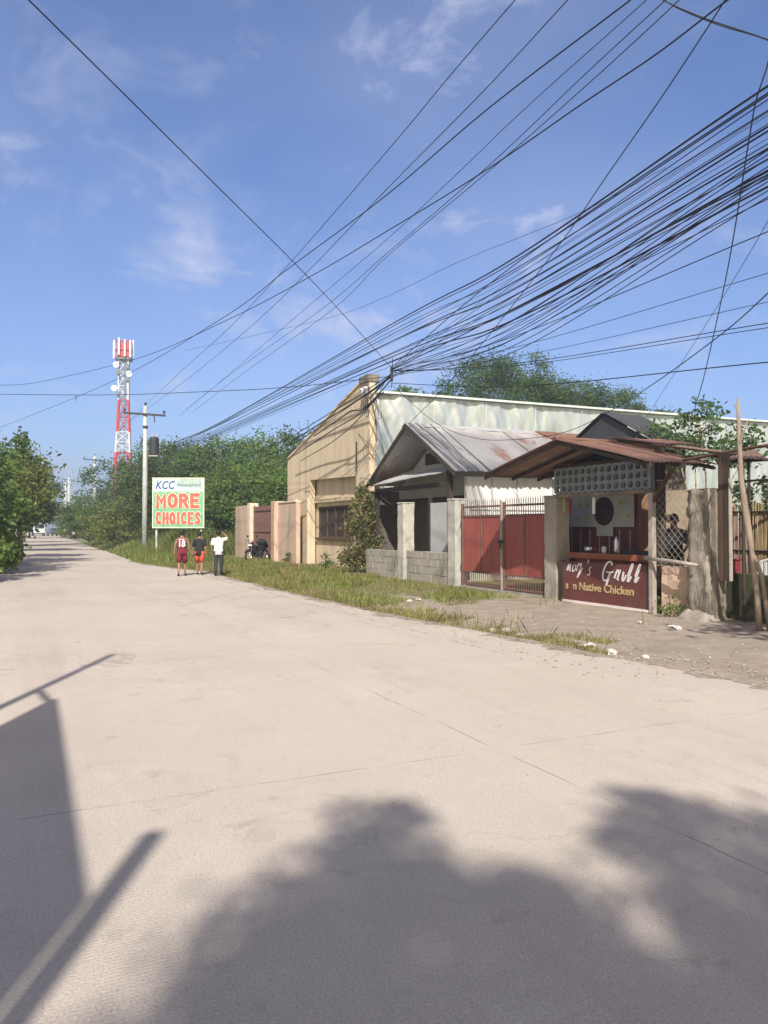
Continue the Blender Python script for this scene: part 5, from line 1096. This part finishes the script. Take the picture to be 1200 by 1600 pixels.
# ------------------------------------------------------------------ rubble, litter, gravel
rr = random.Random(12); gr = MB()
for i in range(2600):
    s = rr.uniform(2, 16.5); 
    p = None
    e = abs(rr.gauss(0, .7)) if rr.random() < .6 else rr.uniform(0, 3.4)
    for q in range(1):
        v = -5.2
        while edge(s, v) < e and v < 0: v += .08
    if v > -.1: continue
    z = verge_z(s, v); a = .006+.022*rr.random()**3
    c = (s, v, z+a*.3); w = [(c[0]+a*rr.uniform(.7, 1.3)*dx, c[1]+a*rr.uniform(.7, 1.3)*dy, c[2]+a*.8*dz) for dx, dy, dz in ((1, 0, 0), (0, 1, 0), (-1, 0, 0), (0, -1, 0), (0, 0, 1), (0, 0, -1))]
    gr.add(w, [(0, 1, 4), (1, 2, 4), (2, 3, 4), (3, 0, 4), (1, 0, 5), (2, 1, 5), (3, 2, 5), (0, 3, 5)])
solo('gravel', 'loose gravel scattered along the broken road edge', 'gravel', gr, 'stone', kind='stuff')
gr = MB()
for i in range(1500):
    x = rr.gauss(2.2, 1.6); y = rr.uniform(4, 12); 
    if x > road_right(y)-.02: continue
    a = .003+.007*rr.random()**2
    gr.add([(x+a, y, .0), (x, y+a, 0), (x-a, y, 0), (x, y-a, 0), (x, y, a)], [(0, 1, 4), (1, 2, 4), (2, 3, 4), (3, 0, 4)])
solo('grit', 'fine grit lying on the concrete road', 'grit', gr, 'stone', fr='W', kind='stuff')
def stone(label, px, py, r, m='stone', flat=.5, sd=0, nm='stone', cat='stone', g=None):
    a = (px-600)/FPX; b_ = (800-py)/FPX; zd = math.sin(PITCH)+b_*math.cos(PITCH); yd = math.cos(PITCH)-b_*math.sin(PITCH); t = -EYE/zd
    s, v = SV(a*t, yd*t); q = random.Random(sd); mb = MB(); mb.ball((0, 0, 0), r*1.2, r*.9, r*flat, 8, 5)
    mb.v = [(x*q.uniform(.8, 1.2), y*q.uniform(.8, 1.2), z*q.uniform(.8, 1.2)) for x, y, z in mb.v]
    solo(nm, label, cat, mb, m, (a*t, yd*t, verge_z(s, v)+r*flat*.5), 'W', g, rz=sd*.9, local=True)
gs = 'rubble stones on the dirt verge'
for i, (px, py, r, lab) in enumerate(((770, 983, .08, 'grey rubble stone left end of the pile by the road edge'), (790, 985, .10, 'largest grey rubble stone in the roadside pile'), (812, 990, .06, 'small grey rubble stone at right of the pile'), (640, 940, .07, 'pale stone in the grass before the low block wall'), (955, 1016, .09, 'pale stone beside white litter at the road edge'), (1008, 1024, .05, 'small pale stone right of the litter at road edge'), (1095, 965, .06, 'pale stone at foot of the rough pillar'), (1060, 985, .07, 'whitish stone in front of the rough pillar'))):
    stone(lab, px, py, r, 'stone' if i < 3 else 'litter', .55, i+1, 'stone', 'stone', gs)
def crumple(label, px, py, w, d, sd):
    a = (px-600)/FPX; b_ = (800-py)/FPX; zd = math.sin(PITCH)+b_*math.cos(PITCH); yd = math.cos(PITCH)-b_*math.sin(PITCH); t = -EYE/zd
    s, v = SV(a*t, yd*t); q = random.Random(sd); n = 6; mb = MB(); top = [(w*(i/n-.5), d*(j/n-.5), .02+q.uniform(0, .035)) for i in range(n+1) for j in range(n+1)]; bot = [(x, y, z-.004) for x, y, z in top]; N_ = len(top)
    fs = [(i*(n+1)+j, (i+1)*(n+1)+j, (i+1)*(n+1)+j+1, i*(n+1)+j+1) for i in range(n) for j in range(n)]
    mb.add(top+bot, fs+[tuple(N_+k for k in reversed(f)) for f in fs])
    solo('litter', label, 'litter', mb, 'litter', (a*t, yd*t, verge_z(s, v)), 'W', 'scraps of litter on the verge', rz=sd*.7, local=True)
crumple('flat white litter scrap at the road edge below the red gate', 918, 1007, .26, .10, 1); crumple('white paper scrap in the dirt before the sign', 1000, 975, .08, .06, 2)
crumple('white crumpled wrapper before the rough pillar', 1052, 983, .14, .09, 3); crumple('small white wrapper in grass near the low block wall', 654, 938, .12, .08, 4)

# dry leaves blown over verge and road edge
rl = np.random.default_rng(77); pl = []
while len(pl) < 1500:
    s_ = rl.uniform(-6, 15.5); e_l = rl.normal(0, .9); v_ = -5.4
    while edge(s_, v_) < e_l and v_ < -.1: v_ += .1
    p__ = W(s_, v_); pl.append((p__.x, p__.y, (verge_z(s_, v_) if edge(s_, v_) > 0 else 0)+.012))
lm_ = leaves_mesh('dry_leaves', np.array(pl), .05, .5, 0); co_ = np.zeros(len(lm_.vertices)*3); lm_.vertices.foreach_get('co', co_); co_ = co_.reshape(-1, 4, 3); cz = co_[:, :, 2].mean(1, keepdims=True); co_[:, :, 2] = cz+(co_[:, :, 2]-cz)*.25; lm_.vertices.foreach_set('co', co_.ravel().astype(np.float32)); lm_.update()
solo('dry_leaves', 'small dry brown leaves blown over the verge and road edge', 'leaves', lm_, leafmat('dry leaf', [(.16, .09, .04), (.26, .17, .07), (.34, .27, .12)], .2, .8), fr='W', kind='stuff', local=True)

# ------------------------------------------------------------------ the signboard behind the viewer
sgb = thing('roadside_board', 'tall tarpaulin board on two posts left of the viewer that shades the near left road', 'board', (-2.2, 0, 0), 'W')
Hb = 4.4; o_ = Hb*CO
a = Vector((-3.17, 7.42-o_, 0)); b_ = Vector((-1.34, 3.45-o_, 0)); n_ = Vector((.9, .43, 0))*.03
part('panel', MB().hexa([a-n_+Vector((0, 0, 1.2)), b_-n_+Vector((0, 0, 1.2)), b_+n_+Vector((0, 0, 1.2)), a+n_+Vector((0, 0, 1.2))], [a-n_+Vector((0, 0, Hb)), b_-n_+Vector((0, 0, Hb)), b_+n_+Vector((0, 0, Hb)), a+n_+Vector((0, 0, Hb))]), 'banner', sgb)
z = 6.3; xp, yp = -3.52, 10.0-z*CO; part('far_post', MB().tube([(xp, yp, -.1), (xp, yp, z)], .05, 8), 'steel', sgb)
z = 5.4; xp, yp = -1.24, 4.16-z*CO; part('near_post', MB().tube([(xp, yp, -.1), (xp, yp, z)], .062, 8), 'steel', sgb)
part('stay', MB().tube([tuple(a+Vector((0, 0, Hb-.1))), (-3.52, 10.0-6.3*CO, Hb+.1)], .04, 6).tube([tuple(b_+Vector((0, 0, Hb-1.6))), (xp, yp, Hb-1.2)], .05, 6), 'steel', sgb)

# ------------------------------------------------------------------ overhead cables
def smooth_pts(ps, n=10):
    out = []
    for i in range(len(ps)-1):
        p0 = ps[max(i-1, 0)] if i else ps[0]*2-ps[1]; p1 = ps[i]; p2 = ps[i+1]; p3 = ps[i+2] if i+2 < len(ps) else ps[-1]*2-ps[-2]
        for k in range(n):
            t = k/n; out.append(.5*((2*p1)+(-p0+p2)*t+(2*p0-5*p1+4*p2-p3)*t*t+(-p0+3*p1-3*p2+p3)*t*t*t))
    out.append(ps[-1]); return out
def cable(label, ps, r=.014, m='wire', group=None, n=10, sag=0):
    q = smooth_pts([Vector(p) for p in ps], n) if len(ps) > 2 else [Vector(ps[0]).lerp(Vector(ps[1]), k/24)-Vector((0, 0, sag*4*(k/24)*(1-k/24))) for k in range(25)]
    c = q[0]; mb = MB().tube([p for p in q], r, 5)
    return solo('overhead_cable', label, 'cable', mb, m, tuple(c), 'W', group, smooth=True)
def hP(px, py, h):     # point of height h seen at pixel
    d = (h-EYE)*FPX/(824-py); v = P(px, py, d); return v
G1 = 'cables over the road'
cable('single thick cable falling from top left corner to the warehouse corner bracket', [P(-130, -170, 7.0), P(45, 0, 8.6), P(310, 262, 13.0), P(500, 452, 19), P(612, 575, 25.5)], .0095, group=G1)
def hl(label, px, h, r, m='wire'): cable(label, [hP(a, b_, h[0]+(h[1]-h[0])*i/(len(px)-1)) for i, (a, b_) in enumerate(px)], r, m, G1)
hl('upper thick cable from the top edge dropping across the tower to the left edge', [(1075, -70), (985, 0), (760, 172), (600, 308), (450, 420), (343, 500), (173, 597), (0, 668), (-60, 690)], (7.6, 8.4), .0105)
hl('second thick cable passing just above the tower head to the left edge', [(1210, -45), (1137, 0), (1025, 85), (910, 162), (750, 272), (600, 364), (485, 432), (355, 500), (215, 560), (60, 597), (0, 602), (-40, 604)], (7.4, 9.4), .0115)
hl('steep thin cable leaving the top edge left of centre', [(860, -60), (805, 0), (700, 122), (600, 242), (445, 420), (353, 517), (267, 595), (180, 680)], (8.6, 9.2), .0085, 'wire2')
hl('thin cable second from left along the top edge', [(945, -60), (887, 0), (750, 148), (600, 300), (490, 415), (400, 503), (293, 592), (200, 660)], (8.4, 9.2), .0085, 'wire2')
hl('faint thin cable between the two thick upper cables', [(1060, -50), (1010, 0), (820, 170), (700, 285), (600, 378), (480, 480), (340, 600), (280, 650)], (8.2, 9.2), .007, 'wire2')
hl('left one of a thin cable pair crossing near the centre of the sky', [(1100, -55), (1040, 0), (910, 120), (760, 262), (600, 400), (500, 485), (360, 585), (290, 640)], (8.0, 9.2), .008, 'wire2')
hl('right one of a thin cable pair crossing near the centre of the sky', [(1110, -50), (1056, 5), (920, 130), (770, 262), (600, 405), (515, 487), (375, 587), (300, 645)], (8.0, 9.0), .008, 'wire2')
cable('lone cable curving from the top right down to the grey roof apex', [P(1160, -50, 9.5), P(1130, 5, 10), P(1035, 150, 11.5), P(950, 272, 13.5), P(870, 388, 16.5), P(755, 535, 21), P(690, 610, 23.5), P(641, 660, 24.9)], .010, group=G1)
cable('upper of two cables at the top right corner', [P(1000, -25, 11), P(1040, 2, 11), P(1105, 30, 10.8), P(1200, 62, 10.4), P(1290, 100, 10.2)], .010, group=G1); cable('lower of two cables at the top right corner', [P(1020, -18, 12), P(1050, 8, 12), P(1120, 38, 11), P(1200, 63, 10.6), P(1290, 110, 10.2)], .008, group=G1)
cable('near-vertical drop cable at the right edge down to the stall roofs', [P(1202, 60, 9.6), P(1200, 98, 9.8), P(1182, 155, 10), P(1170, 220, 10.5), P(1137, 420, 13), P(1102, 580, 17), P(1085, 640, 19)], .010, group=G1)
cable('thin drop cable right of centre falling behind the rusty roofs', [P(1215, 300, 11), P(1200, 345, 12), P(1120, 480, 16), P(1050, 590, 21), P(985, 690, 26)], .006, 'wire2', G1)
cable('sagging service cable looping over the grey roof back to the bracket', [P(1230, 430, 9.5), P(1200, 458, 10), P(1130, 520, 12), P(1025, 597, 15), P(950, 644, 18), P(880, 676, 21), P(800, 687, 23), P(740, 684, 24), P(680, 660, 24.5), P(616, 605, 25.6)], .009, group=G1)
HB = P(612, 580, 25.5)
def fan(label, y, d=11, r=.009, mid=None, m='wire', hx=0, hy=0, px=1200):
    e = P(px, y, d); st_ = HB+Vector((hx, 0, hy)); ext = e+(e-st_)*.12
    ps = [st_, st_.lerp(e, .5)-Vector((0, 0, mid if mid else .25)), e, ext]; cable(label, ps, r, m, G1)
fan('service cable rising gently from the bracket to right edge above the acacia', 362, 11); fan('thin cable reaching right edge above the double pair', 427, 12, .007, .2, 'wire2'); fan('very thin cable reaching right edge just above the double pair', 472, 12, .006, .2, 'wire2')
fan('upper cable of the tight double pair over the acacia', 505, 12, .008, .2); fan('lower cable of the tight double pair over the acacia', 512, 12, .007, .22); fan('lowest long cable passing over the silver wall to the right edge', 566, 12, .010, .25, hy=-.4)
cable('level cable from left edge in front of the tower to the warehouse bracket', [P(-60, 615, 34), P(0, 616, 34), P(170, 617, 33), P(320, 612, 31), P(450, 605, 28.5), P(612, 588, 25.5)], .013, group=G1)
cable('short hanging tie between two cables at the left', [P(118, 617, 33.4), P(119, 622, 33.4), P(118, 626, 33.4)], .014, group=G1)
cable('fine slanting cable high over the acacia', [P(1040, 262, 20), P(900, 335, 22), P(715, 410, 26), P(600, 465, 31), P(500, 500, 36), P(290, 548, 48)], .008, 'wire2', G1)
# the dense bundle: its strands cannot be told apart
rr = random.Random(31)
ends = [138, 146, 152, 160, 170, 178, 186, 193, 201, 209, 218, 228, 236, 247, 255, 263, 270, 277, 284, 290, 296, 304]
for i, y in enumerate(ends):
    thick = i in (0, 1, 2, 4, 7, 9, 12, 16, 17, 19)
    e = P(1200, y, 10.6+.5*rr.random()); t = i/len(ends)
    md = P(612, 512+68*t+rr.uniform(-5, 5), 25.5+rr.uniform(-.3, .3)); lf2 = P(340, 660+22*t+rr.uniform(-3, 3), 45.5+rr.uniform(-.5, .5)); lf3 = P(270, 692+14*t, 56)
    ext = e+(e-md)*.22
    q1 = md.lerp(e, .5)-Vector((0, 0, .16+.22*rr.random()))
    ps = [lf3, lf2, md, q1, e, ext] if (i % 3 != 2) else [md-Vector((0, 0, .0))+(HB-md)*.9, q1, e, ext]
    ps = [ps[0]]+[p_q+Vector((0, 0, rr.uniform(-.07, .07))) for p_q in ps[1:-1]]+[ps[-1]]
    cable('black strand in the dense cable bundle running from right edge over the warehouse', ps, rr.choice((.012, .015, .018)) if thick else rr.choice((.005, .0075, .009)), 'wire' if thick or i % 2 else 'wire2', 'strands of the dense cable bundle')
# bundle strands that drop to the bracket in a fan
for i in range(9):
    y = 232+i*9+rr.uniform(-4, 4); e = P(1200, y, 10.8); md = HB.lerp(e, .5)-Vector((0, 0, .38+.12*rr.random()+.05*i)); cable('black strand in the dense cable bundle running from right edge over the warehouse', [HB+Vector((rr.uniform(-.1, .1), 0, rr.uniform(-.2, .1))), md, e, e+(e-HB)*.2], .009, 'wire', 'strands of the dense cable bundle')
# bracket on the warehouse corner
bk = thing('cable_bracket', 'dark steel arm with tangled cable coils reaching out from the warehouse roof corner', 'bracket', (HB.x, HB.y, 6.5), 'W')
cor = W(-4.75, .95, 6.55)
part('arm', MB().tube([cor, (HB.x, HB.y, HB.z-.08)], .035, 6), 'darkmetal', bk)
part('clamp', MB().lathe((HB.x, HB.y-.05, HB.z-.35), (0, 0, 1), [(.03, 0), (.05, .05), (.05, .45), (.02, .5)], 10), 'darkmetal', bk)
part('mast', MB().tube([(HB.x, HB.y, HB.z-.5), (HB.x+.03, HB.y, HB.z+.45)], .012, 6), 'darkmetal', bk)
q = random.Random(3); TG = P(584, 640, 27.3)
for i in range(6):
    cx, cz, rd_ = TG.x+q.uniform(-.35, .3), TG.z+q.uniform(-.4, .5), q.uniform(.12, .28)
    part('coiled_cable', MB().tube([(cx+rd_*(.4+.25*math.sin(2*a+i))*math.cos(a), TG.y+.15*math.sin(3*a+i), cz+rd_*1.7*math.sin(a)+.05*math.cos(5*a)) for a in [k*math.pi/9 for k in range(18)]], .009, 4), 'wire', bk, smooth=True)
for (pp_, r_) in (([(612, 592, 25.5), (590, 618, 26.6), (566, 640, 27.6), (548, 642, 28.3), (530, 655, 29.5), (490, 682, 32)], .022), ([(612, 588, 25.5), (580, 612, 27), (545, 634, 28.5), (500, 662, 31.5), (455, 690, 35)], .026), ([(600, 600, 26), (584, 632, 26.8), (586, 660, 26.9), (575, 690, 27.2), (560, 678, 28), (575, 700, 27.8)], .010), ([(605, 600, 26), (560, 655, 28), (520, 690, 30), (470, 720, 34)], .016), ([(612, 584, 25.4), (560, 618, 27.6), (500, 655, 30.6), (440, 690, 34.8), (380, 712, 40)], .017), ([(612, 586, 25.4), (550, 632, 27.8), (480, 680, 31.6), (430, 706, 35.2), (350, 730, 43)], .014), ([(600, 612, 25.6), (560, 648, 27.0), (520, 672, 28.8), (470, 705, 32), (440, 722, 34.4)], .02)):
    part('hanging_cable', MB().tube(smooth_pts([P(*t) for t in pp_], 6), r_, 5), 'wire', bk, smooth=True)

# ------------------------------------------------------------------ the air
hzb = MB().box(-450, 450, -150, 750, -1.2, 42)
hm = bpy.data.materials.new('haze'); hm.use_nodes = True; t_ = hm.node_tree; t_.nodes.clear(); ov = t_.nodes.new('ShaderNodeOutputMaterial'); pv = t_.nodes.new('ShaderNodeVolumePrincipled')
pv.inputs['Color'].default_value = (.80, .88, 1.0, 1); pv.inputs['Density'].default_value = .0016; pv.inputs['Anisotropy'].default_value = .2; t_.links.new(pv.outputs[0], ov.inputs['Volume'])
solo('haze', None, None, hzb, hm, fr='W', kind='stuff')
